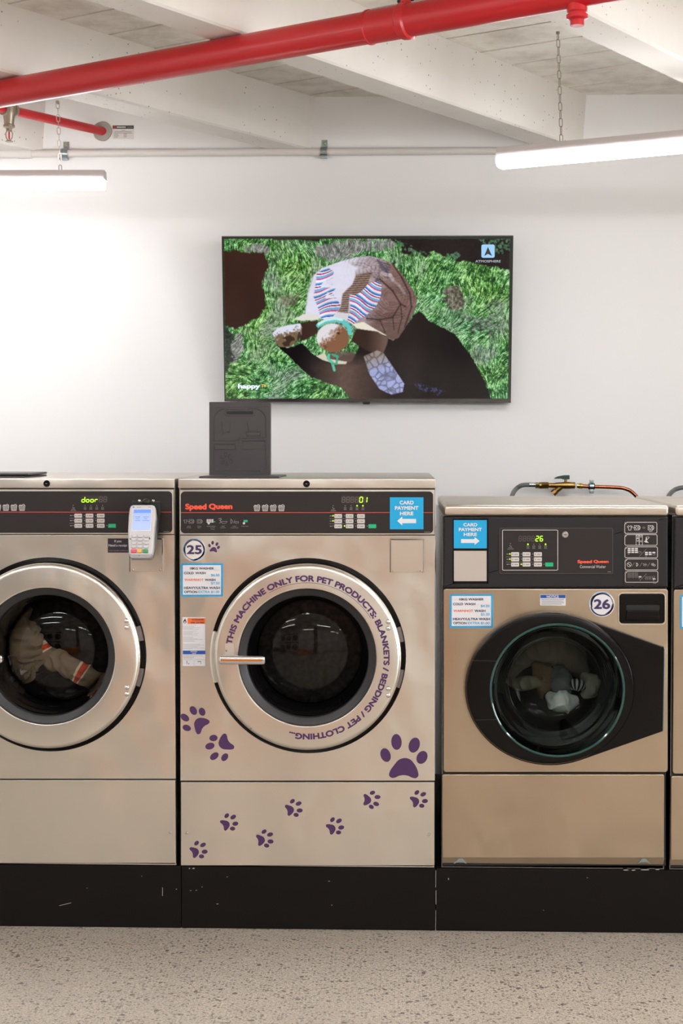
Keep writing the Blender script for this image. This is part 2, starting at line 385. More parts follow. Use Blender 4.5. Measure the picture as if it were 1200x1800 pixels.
# ------------------------------------------------------------------ lamps
def chain(a, b_, label):
    a, b_ = Vector(a), Vector(b_); L = (b_-a).length; ln = .034; n = max(2, round(L/(ln*.86))); st = L/n; ax = (b_-a).normalized()
    mb = MB(); s1 = Vector((1, .3, 0)).normalized(); s1 = (s1-ax*s1.dot(ax)).normalized(); s2 = ax.cross(s1)
    for i in range(n):
        c = a+ax*(st*(i+.5)); s_ = s1 if i % 2 == 0 else s2; hw = .0052; hl = st/2+.001; pts = []
        for k_ in range(16):
            t_ = 2*math.pi*k_/16; y_ = math.sin(t_); pts.append(c+s_*(hw*math.cos(t_))+ax*((hl-hw)*(1 if y_ > 0 else -1)*(abs(y_) > .01)+hw*y_))
        mb.tube(pts, .0012, CASTM, 6, closed=True)
    mb.cyl(b_+ax*.001, b_-ax*.006, .006, CASTM, 10)
    return tag(mb.build('hanging_chain', loc=b_), label, 'chain', 'lamp chains')
def batten(c, ang, L, z, label):
    """c = one end of the axis, ang = direction of the tube in plan"""
    d = Vector((math.cos(ang), math.sin(ang), 0)); s_ = Vector((-math.sin(ang), math.cos(ang), 0)); c = Vector((c[0], c[1], z))
    t_ = thing('light_batten', c+d*L/2+Vector((0, 0, .028)), label, 'ceiling light', 'light battens under the ceiling')
    up = Vector((0, 0, 1))
    def ext(prof, a, b_, m, name, open_=False):
        mb = MB(); n = len(prof); vs = [c+d*a+s_*u+up*h for u, h in prof]+[c+d*b_+s_*u+up*h for u, h in prof]
        mb.add(vs, [(j, (j+1) % n, n+(j+1) % n, n+j) for j in range(n)]+[list(range(n))[::-1], list(range(n, 2*n))], m)
        return mb.build(name, t_, angle=40)
    ext([(-.034, -.004), (-.034, .010), (-.026, .026), (.026, .026), (.034, .010), (.034, -.004)], 0, L, LHOUS, 'housing')
    ext([(-.033, -.0045), (.033, -.0045), (.042, -.0125), (.041, -.022), (.032, -.033), (.015, -.037), (-.015, -.037), (-.032, -.033), (-.041, -.022), (-.042, -.0125)], .004, L-.004, LDIFF, 'diffuser')
    return t_
la = P(185, 316, 0.78)
batten((la.x, .778), math.radians(181.5), 1.24, 2.352, 'white batten light on a chain at the left edge, above the card terminal')
lb = PZ(878, 276, 2.352)
ang_r = math.atan2(-.267, .528)
batten((lb.x, lb.y), ang_r, 1.50, 2.352, 'white batten light slanting up to the right, above the compact washing machines')
chain((-1.155, .776, 2.378), PZ(101, 179, ZB-.0), 'thin steel chain holding the left batten light, crossing the small red pipe')
q = PZ(975, 246, 2.378)
k_ = ((q-Vector((lb.x, lb.y, 0))).dot(Vector((math.cos(ang_r), math.sin(ang_r), 0))))
q = Vector((lb.x+math.cos(ang_r)*k_, lb.y+math.sin(ang_r)*k_, 2.378))
chain(q, PZ(980, 56, ZS), 'thin steel chain holding the right batten light, hanging from the slab between two beams')
for i, (x_, y_, a_, s_) in enumerate(((-2.4, -1.3, 0, 'over the left aisle'), (.5, -1.9, 0, 'over the middle aisle'), (2.9, -1.2, -28, 'over the right aisle'), (-2.2, -4.2, 0, 'behind the camera on the left'),
        (.7, -4.6, 0, 'behind the camera in the middle'), (2.9, -4.3, 0, 'behind the camera on the right'), (-1.9, -2.8, 0, 'added over the left of the bench'), (2.0, -2.9, 0, 'added over the right of the bench'), (-1.0, -1.95, 0, 'added left of the one over the middle aisle'), (2.1, -1.95, 0, 'added right of the one over the middle aisle'), (3.6, .2, 0, 'in the far right corner'), (-.6, -6.6, 0, 'over the dryers'), (2.4, -6.6, 0, 'over the counter'))):
    batten((x_-.62, y_), math.radians(a_), 1.24, 2.352, 'unseen white batten light '+s_)  # unseen battens; bench and side pairs added to brighten ceiling and wall

# ------------------------------------------------------------------ pipes overhead
ZP = ZB-.0425
pA = PZ(0, 165, ZP); pB = PZ(600, 57, ZP); dp = (pB-pA).normalized(); PR = .0412
root = thing('sprinkler_main_pipe', pA, 'thick glossy red sprinkler pipe running slantwise under the ceiling beams', 'pipe')
MB().cyl(pA-dp*.9, pA+dp*2.6, PR, REDP, 40).build('pipe', root)
def on_pipe(px, py): q_ = PZ(px, py, ZP); return (q_-pA).dot(dp)
a = on_pipe(655, 50); b_ = on_pipe(716, 38)
cp = MB(); 
cp.lathe(pA+dp*a, dp, [(PR, -.003), (PR+.0035, -.002), (PR+.0035, .004), (PR+.0012, .006), (PR+.0012, b_-a-.012), (PR+.005, b_-a-.008), (PR+.006, b_-a), (PR+.006, b_-a+.012), (PR, b_-a+.016)], REDP, 48)
tp = pA+dp*b_+Vector((0, 0, PR+.004)); cp.box((tp.x-.014, tp.y-.01, tp.z-.004), (tp.x+.014, tp.y+.01, tp.z+.014), REDP, .003); cp.cyl(tp+Vector((-.02, .01, .006)), tp+Vector((.02, -.01, .006)), .004, BLKM, 10)
cp.build('grooved_coupling', root)
a = on_pipe(1066, 8); c = pA+dp*a; dn = Vector((0, 0, -1))
MB().lathe(c, dn, [(.024, .025), (.024, .050), (.021, .053), (.021, .056), (.0255, .058), (.0255, .066), (.018, .069), (.0165, .071), (.0165, .083), (.0001, .083)], REDP, 24).build('outlet_plug', root)
# branch pipe into the wall
wp = P(181, 231, WY); bA = wp-DV*1.5
root = thing('sprinkler_branch_pipe', wp, 'thin red sprinkler pipe with a metal sprinkler head, entering the wall at a grey patch', 'pipe')
MB().cyl(bA, wp+DV*.03, .0165, REDP, 24).build('pipe', root)
pts = [(wp.x+.036*(1+.03*math.sin(3*t_+1))*math.cos(t_)-.002, wp.z+.037*(1+.02*math.cos(5*t_))*math.sin(t_)) for t_ in [2*math.pi*i/40 for i in range(40)]]
MB().prism([Vector((x_, WY-.008, z_)) for x_, z_ in pts], Vector((0, .012, 0)), mat('grey mortar', (168, 160, 150), .85, bump=((60, 60, 60), .4, .006)), .003).build('mortar_collar', root)
# sprinkler head: hangs from the branch at x ~ 25
s_ = -(wp.x-PZ(24, 200, wp.z).x)/DV.x; sc_ = wp+DV*(-abs(s_))
mb = MB(); mb.cyl(sc_-DV*.026, sc_+DV*.026, .0205, CASTM, 24); mb.cyl(sc_+DV*.02, sc_+DV*.03, .023, CASTM, 24); mb.cyl(sc_-DV*.03, sc_-DV*.02, .023, CASTM, 24)
mb.lathe(sc_, dn, [(.0245, -.01), (.0245, .012), (.021, .022), (.0185, .040), (.0175, .052), (.0205, .054), (.0205, .062), (.013, .066), (.0001, .066)], CASTM, 28)
mb.build('tee_fitting', root)['label'] = 'cast metal tee on the thin red pipe'
o = sc_+dn*.066; mb = MB(); mb.lathe(o, dn, [(.0001, 0), (.012, 0), (.012, .008), (.009, .011), (.0001, .011)], CASTM, 6)
for sg in (-1, 1): mb.tube([o+dn*.009+Vector((sg*.008, 0, 0)), o+dn*.018+Vector((sg*.0125, 0, 0)), o+dn*.032+Vector((sg*.0105, 0, 0)), o+dn*.042+Vector((sg*.004, 0, 0))], .0022, CASTM, 8)
mb.lathe(o, dn, [(.0001, .041), (.006, .041), (.014, .045), (.014, .047), (.0001, .047)], CASTM, 18); sh_ = mb.build('sprinkler_head', root); sh_['label'] = 'metal sprinkler head'
MB().tube([o+dn*.010, o+dn*.014, o+dn*.034, o+dn*.041], [.001, .0028, .0028, .001], mat('red bulb', (190, 20, 25), .1, coat=.5), 10).build('glass_bulb', sh_)
# small notice by the pipe
F = lambda off: (lambda x_, y_: P(x_, y_, WY-off))
root = thing('wall_notice', P(216, 244, WY-.001), 'small white notice with a black header stuck on the wall beside the thin red pipe', 'sign')
MB().prism([F(.0015)(*p) for p in [(197.5, 220), (235, 220), (235, 244.5), (197.5, 244)]], Vector((0, .0014, 0)), mat('faded paper', (226, 221, 218), .6)).build('notice_card', root)
ik = Ink(F(.0019)); ik.rect(198, 220.6, 235, 226.4, mat('notice header', (32, 50, 48), .5)); ik.b.build('header_bar', root)
ik = Ink(F(.0023)); ik.ell(201.5, 223.5, 2.3, 2.3, mat('notice red', (200, 40, 40), .5)); ik.rect(205, 222.4, 221, 224.6, LINE); ik.rect(223, 223, 233.5, 224.2, GREYP)
for i, (x0_, x1_) in enumerate(((213, 220), (201, 231), (200, 232), (200, 208), (200, 209), (200, 207))): ik.rect(x0_, 228.6+i*2.4, x1_, 229.5+i*2.4, INKG)
for i in range(3): ik.rect(217, 235+i*2.6, 223, 236+i*2.6, INKG)
ik.build('notice_lettering', root)
# conduit along the wall
zc = P(500, 266.6, WY-.02).z; xa = X0+.01; xb = X1-.01
root = thing('wall_conduit', (0, WY-.02, zc), 'long white plastic conduit running along the wall above the television', 'pipe')
cA = P(60, 269.5, WY-.02); zc = (P(60, 269.5, WY-.02).z+P(875, 265.5, WY-.02).z)/2
MB().cyl((xa, WY-.02, zc), (xb, WY-.02, zc), .0140, WPIPE, 24).build('tube', root)
MB().lathe((cA.x-.16, WY-.02, zc), (1, 0, 0), [(.014, 0), (.0165, .001), (.0165, .095), (.0185, .10), (.0185, .148), (.0165, .152), (.014, .153)], WPIPE, 24).build('coupling', root)
def saddle(px, lab):
    c = P(px, 268, WY-.02); x_ = c.x; r_ = thing('pipe_clamp', (x_, WY, zc), lab, 'pipe clamp', 'clamps on the wall conduit')
    mb = MB(); pr = [Vector((x_, WY-.02, zc))+Vector((0, -math.cos(t_)*.0165, math.sin(t_)*.0165)) for t_ in [math.radians(-100+200*i/12) for i in range(13)]]
    vs = [p+Vector((s2, 0, 0)) for s2 in (-.012, .012) for p in pr]+[p+Vector((s2, 0, 0))+(p-Vector((x_, WY-.02, zc))).normalized()*.002 for s2 in (-.012, .012) for p in pr]
    n = 13; fs = []
    for i in range(12): fs += [(i, i+1, n+i+1, n+i), (2*n+i, 2*n+i+1, 3*n+i+1, 3*n+i), (i, i+1, 2*n+i+1, 2*n+i), (n+i, n+i+1, 3*n+i+1, 3*n+i)]
    mb.add(vs, fs, ZINC); mb.box((x_-.009, WY-.004, zc+.012), (x_+.013, WY-.001, zc+.047), ZINC, .001)
    mb.box((x_-.012, WY-.034, zc-.024), (x_+.012, WY-.005, zc-.0155), ZINC, .001)
    mb.build('strap', r_); MB().lathe((x_+.002, WY-.004, zc+.034), (0, -1, 0), [(.0001, .005), (.004, .004), (.0055, 0)], mat('brass screw', (190, 180, 120), .3, 1), 10).build('screw', r_)
saddle(114, 'galvanised clamp on the wall conduit below the thin red pipe')
saddle(569, 'galvanised clamp on the wall conduit above the television')

# ------------------------------------------------------------------ television
T_TL, T_TR, T_BL = P(389, 415.5, 1.235), P(902, 415, 1.235), P(394.5, 706, 1.355)
TP = Plane(T_TL, T_TR, T_BL)
tvc = (T_TR+T_BL)/2
tv = thing('television', Vector((tvc.x, WY, tvc.z)), 'large flat television on the wall showing a tortoise in a striped bow on grass', 'television')
z3 = lambda u, v: (370+u/2.1818, 400+v/2.1818)
TF = lambda off: (lambda u, v: TP.at(*z3(u, v), off))
T0 = TF(0)
BZ = mat('television bezel', (24, 34, 32), .25, coat=.3)
MB().prism([T0(*p) for p in [(42, 34), (1161, 31), (1151, 672), (53, 667)]], -TP.n*.03, BZ, .0015).build('casing', tv)
MB().prism([TF(-.03)(*p) for p in [(300, 250), (900, 250), (900, 640), (300, 640)]], -TP.n*.035, BLKM, .003).build('rear_housing', tv)
cc = TF(-.06)(600, 420)
MB().box((cc.x-.16, cc.y-.01, cc.z-.12), (cc.x+.16, WY, cc.z+.12), BLKM, .003).build('wall_mount', tv)
sb = TF(.0008)
MB().prism([sb(*p) for p in [(56, 656.5), (1149, 657), (1150, 671), (54, 667)]], -TP.n*.002, mat('lower bezel bar', (46, 42, 42), .2, coat=.4)).build('lower_bezel', tv)
MB().prism([TF(.001)(*p) for p in [(583, 669), (612, 669), (610, 678), (586, 678)]], -TP.n*.012, BLKM, .001).build('sensor_nub', tv)
# the picture on the screen: a fine grid of emitting points, coloured by an attribute
W_, H_ = 620, 345
uu = np.linspace(0, 1, W_); vv = np.linspace(0, 1, H_); GU, GV = np.meshgrid(uu, vv)
def fn(cx, cy, oct_=3, seed=0):
    r_ = np.random.default_rng(seed); out = 0; amp = 1; tot = 0
    for o_ in range(oct_):
        nx, ny = int(cx*2**o_)+2, int(cy*2**o_)+2; g = r_.random((ny, nx)); x_ = uu*(nx-1.001); y_ = vv*(ny-1.001)
        xi = x_.astype(int); yi = y_.astype(int); fx = x_-xi; fy = (y_-yi)[:, None]; fx = fx*fx*(3-2*fx)
        a_ = g[yi][:, xi]*(1-fx)+g[yi][:, xi+1]*fx; b2 = g[yi+1][:, xi]*(1-fx)+g[yi+1][:, xi+1]*fx
        out = out+amp*(a_*(1-fy)+b2*fy); tot += amp; amp *= .6
    return out/tot
X = 50+GU*1098+GV*(8-16*GU); Y = 43+GV*613                      # picture units
img = np.zeros((H_, W_, 3))
def inp(pts, jx=0, js=1, cx=60):
    x_, y_ = X, Y
    if jx: x_ = X+(fn(cx, cx*.6, 3, js)-.5)*jx*2; y_ = Y+(fn(cx, cx*.6, 3, js+50)-.5)*jx*2
    m = np.zeros_like(X, bool); n = len(pts)
    for i in range(n):
        x1, y1 = pts[i-1]; x2, y2 = pts[i]
        if y1 == y2: continue
        m ^= ((y1 > y_) != (y2 > y_)) & (x_ < (x2-x1)*(y_-y1)/(y2-y1)+x1)
    return m
def el(cx, cy, rx, ry, rot=0):
    c, s = math.cos(rot), math.sin(rot); dx, dy = X-cx, Y-cy
    return ((dx*c+dy*s)/rx)**2+((-dx*s+dy*c)/ry)**2 < 1
A3 = lambda c: np.array(c, float)
def lerp(a, b_, t): t = np.clip(t, 0, 1)[..., None]; return A3(a)*(1-t)+A3(b_)*t
def put(m, col):
    col = np.broadcast_to(col, img.shape); img[m] = col[m]
def smooth(m, k=2):
    f = m.astype(float)
    for _ in range(k):
        f = (f+np.roll(f, 1, 0)+np.roll(f, -1, 0)+np.roll(f, 1, 1)+np.roll(f, -1, 1))/5
    return f
def blend(m, col, k=2, a=1.0):
    global img
    f = (smooth(m, k)*a)[..., None]; img = img*(1-f)+np.broadcast_to(col, img.shape)*f
n1 = fn(150, 95, 2, 1); n2 = fn(70, 50, 3, 2); n3 = fn(9, 6, 3, 3); n4 = fn(260, 120, 1, 4); n5 = fn(180, 60, 2, 5)
t_ = (n1*.62+n2*.62+n3*.45+n4*.22-.63)*1.6
Xs, Ys = np.meshgrid(np.arange(W_), np.arange(H_)); st_ = np.zeros((H_, W_)); rs_ = np.random.default_rng(11); wn_ = rs_.random((H_, W_))
dirf = fn(10, 6, 2, 12)*3.2+.2+np.clip((GV-.6)*3, 0, 1)*np.clip((.45-GU)*4, 0, 1)*.6     # blades: noise smeared along a wandering direction
for k_ in range(-5, 6): st_ += wn_[(Ys+np.round(k_*np.sin(dirf)).astype(int)) % H_, (Xs+np.round(k_*np.cos(dirf)).astype(int)) % W_]
st_ = np.clip((st_/11-.5)*2.6+.5, 0, 1); hu = fn(7, 5, 2, 14)
t_ = t_*.62+(st_-.5)*.95+.16
g = lerp((14, 40, 20), (88, 150, 52), (t_-.02)*1.8)*(1-hu[..., None]*.9)+lerp((14, 42, 30), (64, 142, 84), (t_-.02)*1.8)*(hu[..., None]*.9); g = g+(lerp((0, 0, 0), (118, 96, 112), (t_-.52)*2.6))
gy = np.clip((n3-.53)*5, 0, 1)*.6; grey = lerp((54, 58, 54), (200, 204, 206), (n1*.3+st_*.7-.1)*1.2)
img[:] = g*(1-gy[..., None])+grey*gy[..., None]
for pts in ([(430, 60), (700, 45), (700, 75), (600, 90), (520, 120), (440, 125), (400, 90)], [(120, 70), (230, 75), (220, 98), (130, 92)], [(60, 430), (120, 400), (130, 470), (80, 520)]):
    blend(inp(pts, 22, 7), lerp((70, 62, 66), (200, 194, 202), (n1*.4+st_*.6-.1)*1.2), 6, .8)
blend(inp([(900, 230), (960, 225), (970, 290), (930, 320), (895, 280)], 22, 8), lerp((60, 45, 45), (150, 130, 125), (n1-.2)*1.6), 5, .8)
blend(inp([(265, 255), (345, 258), (345, 295), (270, 300)], 22, 9), lerp((70, 60, 50), (150, 140, 120), n1), 5, .6)
blend(inp([(985, 350), (1080, 340), (1090, 400), (1000, 400)], 30, 10), lerp((40, 40, 38), (150, 150, 150), (n1-.2)*1.6), 5, .6)
DK = lerp((44, 26, 22), (62, 40, 33), n3); D2 = lerp((22, 17, 18), (48, 38, 36), n1*.5+n3*.5)
blend(inp([(40, 92), (120, 88), (150, 98), (205, 95), (226, 150), (205, 190), (195, 215), (218, 290), (190, 335), (150, 360), (100, 385), (62, 372), (40, 385)], 10, 11), DK, 2)
blend(inp([(40, 385), (62, 378), (90, 420), (75, 450), (88, 500), (60, 560), (40, 560)], 16, 12), lerp((22, 26, 26), (60, 60, 60), n1), 3, .85)
blend(inp([(240, 38), (425, 38), (420, 52), (330, 46), (245, 47)], 5, 13), D2, 2)
blend(inp([(690, 35), (1160, 35), (1160, 166), (1090, 150), (1040, 138), (960, 128), (900, 105), (850, 92), (830, 105), (790, 95), (740, 100), (735, 70), (700, 55)], 18, 14), D2, 2)
gm = inp([(1030, 38), (1160, 38), (1160, 95), (1060, 90)], 14, 15) | inp([(900, 110), (945, 90), (960, 105), (930, 135)], 8, 16) | inp([(700, 40), (740, 60), (790, 80), (830, 100), (780, 95), (720, 75)], 12, 17)
blend(gm & (n1 > .46), img*0+lerp((40, 90, 60), (120, 170, 130), n4), 1, .8)
# shadow cast by the tortoise
sh = inp([(700, 430), (800, 315), (835, 352), (935, 405), (1000, 490), (1052, 590), (1078, 665), (548, 665), (505, 612), (385, 572), (318, 508), (258, 452), (300, 458), (352, 440), (390, 480), (430, 505), (560, 480), (600, 380)], 5, 18, 100)
shc = lerp((16, 12, 14), (92, 72, 64), np.clip(1-np.abs(X-520)/190, 0, 1)*np.clip((Y-470)/60, 0, 1)*1.1+np.clip((1-np.abs(X-760)/200), 0, 1)*.25)
shc = shc*(.9+.25*n2[..., None])
blend(sh, shc, 1)
blend(inp([(770, 590), (830, 600), (900, 625), (880, 640), (800, 620)], 14, 19) & (n4 > .5), lerp((30, 30, 50), (80, 90, 150), n4), 2, .8)
# shell
shell = [(372, 290), (382, 230), (398, 180), (430, 152), (500, 128), (560, 112), (612, 107), (660, 118), (700, 138), (735, 175), (775, 232), (793, 270), (788, 305), (768, 345), (745, 385), (722, 420), (700, 428), (668, 412), (592, 372), (500, 345), (362, 345)]
sm = inp(shell); xr = (X-545+(Y-250)*.25)/190
base = lerp((222, 218, 234), (126, 98, 92), np.clip(xr+.25+(n2-.5)*.5, 0, 1)); base = base*(.86+.28*fn(40, 60, 3, 21)[..., None])
base = base*(1-.16*np.clip((Y-300)/130, 0, 1)[..., None]*(xr > .1)[..., None])
for (cx, cy, ex, rr_) in ((690, 160, 1.5, (20, 120)), (560, 190, 1.3, (40, 110)), (700, 265, 1.2, (20, 110)), (715, 380, .8, (10, 70))):
    d_ = np.hypot((X-cx)/ex, (Y-cy)); b2 = (np.sin(d_*.62+n2*5) > .55) & (d_ > rr_[0]) & (d_ < rr_[1]) & (fn(7, 5, 2, int(cx)) > .52)
    base = np.where(b2[..., None], base*.87, base)
blend(sm, base, 1)
def curve(pts, w_, col, a=.9):
    for i in range(len(pts)-1):
        (x1, y1), (x2, y2) = pts[i], pts[i+1]; L2 = (x2-x1)**2+(y2-y1)**2
        k = np.clip(((X-x1)*(x2-x1)+(Y-y1)*(y2-y1))/L2, 0, 1); m = np.hypot(X-x1-k*(x2-x1), Y-y1-k*(y2-y1)) < w_
        blend(m, A3(col), 1, a)
for i in range(6): curve([(640+i*3, 122+i*7), (655+i*5, 132+i*8), (690-i*2, 142+i*10)], 1.6, (52, 62, 88), .75)
for i in range(7): curve([(600+i*9, 170+i*6), (650-i*2, 172+i*5), (672-i*9, 190+i*4)], 1.5, (70, 56, 52), .6)
for pl, w_ in (([(700, 138), (735, 190), (765, 250), (772, 300), (745, 380)], 3), ([(650, 195), (700, 240), (730, 290), (750, 300)], 3.2), ([(730, 290), (700, 340), (650, 350), (600, 345)], 3), ([(730, 290), (735, 340), (720, 400)], 2), ([(650, 350), (670, 395), (665, 410)], 2), ([(700, 340), (705, 390)], 2)):
    curve(pl, w_, (58, 40, 42), .75)
for i in range(4): curve([(600, 352-i*7), (650, 356-i*7), (700, 345-i*8)], 1, (70, 50, 48), .6)
curve([(700, 200), (725, 220), (745, 250)], 5, (175, 160, 170), .5); curve([(655, 175), (690, 180), (700, 195)], 7, (205, 196, 205), .5)
blend(inp([(360, 345), (372, 250), (395, 185), (450, 150), (520, 130), (560, 150), (540, 260), (500, 345)]), lerp((206, 204, 226), (236, 236, 250), fn(8, 10, 3, 33)), 4, .85)
blend(inp([(508, 250), (545, 215), (560, 180), (620, 168), (600, 230), (560, 262), (535, 260), (525, 350), (470, 350), (500, 300)]), lerp((84, 60, 50), (150, 128, 110), (np.sin(Y*.75+X*.05) > 0)*.8), 2, .85)
blend(inp([(440, 340), (490, 320), (530, 325), (530, 355), (440, 355)]), A3((226, 222, 232)), 2, .9)
# collar points and striped bow
blend(inp([(322, 349), (355, 328), (415, 330), (415, 350), (350, 354)]), A3((225, 222, 214)), 1)
blend(inp([(545, 366), (588, 358), (632, 385), (680, 412), (620, 398), (560, 382)]), A3((232, 226, 208)), 1)
def stripes(m, ang, wave=0):
    s_ = (X*math.cos(ang)+Y*math.sin(ang))+wave*np.sin(X*.06+Y*.02)*4; p_ = (s_ % 44)/44
    pal = [(232, 232, 246), (110, 170, 222), (60, 90, 180), (232, 232, 246), (176, 40, 96), (232, 232, 248), (90, 190, 214), (150, 160, 225), (205, 70, 110), (235, 235, 248)]
    col = A3(pal)[(p_*10).astype(int)]; blend(m, col*(.88+.2*fn(14, 10, 2, 5)[..., None]), 1)
stripes(inp([(408, 172), (452, 152), (474, 166), (470, 190), (442, 202), (438, 218), (468, 214), (480, 232), (466, 248), (480, 262), (502, 296), (478, 330), (462, 346), (425, 346), (412, 300), (396, 262), (404, 215)]), math.radians(74), 1)
stripes(inp([(533, 254), (556, 256), (575, 245), (590, 230), (606, 212), (640, 202), (658, 216), (654, 262), (636, 300), (600, 332), (566, 352), (545, 372), (526, 352), (538, 305)]), math.radians(118), 1)
curve([(440, 206), (430, 220), (470, 222)], 6, (232, 232, 244), .9); curve([(452, 250), (446, 264), (480, 262)], 5, (232, 232, 244), .9)
curve([(560, 258), (590, 282), (598, 292)], 2, (90, 70, 130), .6)
# limbs and head
cell = np.full(X.shape, 1e9); cell2 = np.full(X.shape, 1e9); rg = np.random.default_rng(3)
for cx, cy in zip(rg.uniform(575, 750, 46), rg.uniform(470, 650, 46)):
    d_ = np.hypot(X-cx, Y-cy); cell2 = np.minimum(cell2, np.maximum(cell, d_)); cell = np.minimum(cell, d_)
blend(inp([(345, 362), (412, 352), (412, 400), (370, 425), (345, 432)]), A3((58, 38, 32)), 2)
blend(inp([(238, 402), (256, 382), (300, 370), (345, 364), (352, 380), (350, 410), (325, 442), (300, 456), (268, 455), (250, 438)]), lerp((222, 224, 240), (120, 98, 72), (Y-392+(X-290)*.25+(n1-.5)*50)/22), 1)
m_ = inp([(262, 425), (345, 395), (350, 415), (320, 446), (285, 454)]) & (fn(70, 45, 1, 8) > .5); blend(m_, A3((48, 36, 30)), 1, .8)
blend(inp([(560, 385), (640, 395), (682, 420), (680, 440), (665, 478), (640, 480), (600, 470), (540, 430)]), lerp((52, 36, 30), (110, 86, 76), (X-600)/70), 2)
leg = inp([(588, 490), (640, 468), (665, 478), (700, 530), (744, 598), (738, 630), (695, 641), (648, 618), (610, 560)])
lc = lerp((140, 128, 122), (150, 156, 196), (Y-490)/60+(X-640)/200); lc = lc*(.66+.38*np.clip((cell2-cell)/7, 0, 1))[..., None]; blend(leg, lc*(.95+.2*n2[..., None]), 1)
blend(inp([(445, 480), (520, 470), (560, 480), (545, 508), (520, 520), (470, 515)]), A3((104, 82, 78)), 3, .8)
blend(inp([(405, 490), (440, 478), (450, 500), (525, 512), (520, 522), (480, 521), (430, 505)]), A3((214, 206, 186)), 1)
blend(el(470, 420, 62, 55, .1), lerp((226, 222, 226), (134, 92, 66), ((X-452)*.8+(Y-402)*.75+(n1-.5)*50)/30), 1)
blend(el(492, 402, 6, 4, .3), A3((60, 38, 30)), 1); blend(inp([(430, 440), (450, 455), (440, 465)]), A3((90, 60, 50)), 2, .6)
curve([(414, 372), (440, 356), (480, 350), (512, 358), (532, 378), (536, 402)], 8, (96, 200, 196), 1); curve([(416, 366), (442, 351), (480, 345), (505, 350)], 5, (206, 236, 238), 1)
curve([(455, 485), (452, 500), (468, 515), (476, 545)], 5, (96, 196, 165), 1); curve([(468, 484), (488, 492), (484, 520), (468, 520)], 4, (70, 165, 135), 1)
img[:] = np.clip(img, 0, 255)
SP = TF(.0012); cr = [SP(50, 43), SP(1148, 43), SP(1140, 656), SP(58, 656)]
pos = np.array([[(cr[0]*(1-u)+cr[1]*u)*(1-v)+(cr[3]*(1-u)+cr[2]*u)*v for u in (0, 1)] for v in (0, 1)], float)
G = (pos[0, 0]*((1-GU)*(1-GV))[..., None]+pos[0, 1]*(GU*(1-GV))[..., None]+pos[1, 0]*((1-GU)*GV)[..., None]+pos[1, 1]*(GU*GV)[..., None]).reshape(-1, 3)-np.array(ORG[tv])
idx = np.arange(W_*H_).reshape(H_, W_); FC = np.stack([idx[:-1, :-1], idx[1:, :-1], idx[1:, 1:], idx[:-1, 1:]], -1).reshape(-1, 4)
me = bpy.data.meshes.new('screen'); me.vertices.add(len(G)); me.vertices.foreach_set('co', G.ravel())
me.loops.add(FC.size); me.loops.foreach_set('vertex_index', FC.ravel()); me.polygons.add(len(FC)); me.polygons.foreach_set('loop_start', np.arange(len(FC))*4); me.update(calc_edges=True)
s_ = img.reshape(-1, 3)/255; lc = np.where(s_ <= .04045, s_/12.92, ((s_+.055)/1.055)**2.4)
at = me.color_attributes.new('picture', 'FLOAT_COLOR', 'POINT'); at.data.foreach_set('color', np.concatenate([lc, np.ones((len(lc), 1))], 1).ravel())
SCR = mat('television screen', (6, 6, 6), .14); nt = SCR.node_tree; an = nt.nodes.new('ShaderNodeAttribute'); an.attribute_name = 'picture'
nt.links.new(an.outputs['Color'], nt.nodes['Principled BSDF'].inputs['Emission Color']); nt.nodes['Principled BSDF'].inputs['Emission Strength'].default_value = .85
nt.nodes['Principled BSDF'].inputs['Specular IOR Level'].default_value = .2
me.materials.append(SCR); so = bpy.data.objects.new('screen', me); COL.objects.link(so); so.parent = tv; ORG[so] = ORG[tv]
em = lambda n_, c_, s=1.0: mat(n_, (5, 5, 5), .3, emit=c_, es=s)
ik = Ink(TF(.0018)); ik.rect(1038, 65, 1089, 116, em('logo blue', (150, 196, 232)), 7); ik.b.build('logo_square', so)
ik = Ink(TF(.0022)); ik.poly([(1063, 74), (1079, 109), (1063, 101), (1049, 109)], em('logo dark', (38, 44, 52))); ik.b.build('logo_arrow', so)
ik = Ink(TF(.0018)); ik.text('ATMOSPHERE', 1015, 124.5, 1112, 134, em('logo text', (150, 160, 165)), .03); ik.build('channel_lettering', so); ik = Ink(TF(.0018)); ik.text('happy', 105, 599, 190, 623, em('happy white', (225, 238, 250)), .05)
ik.text('TV', 194, 601, 214, 613, em('tv yellow', (222, 180, 60)), .04); ik.build('channel_lettering', so)

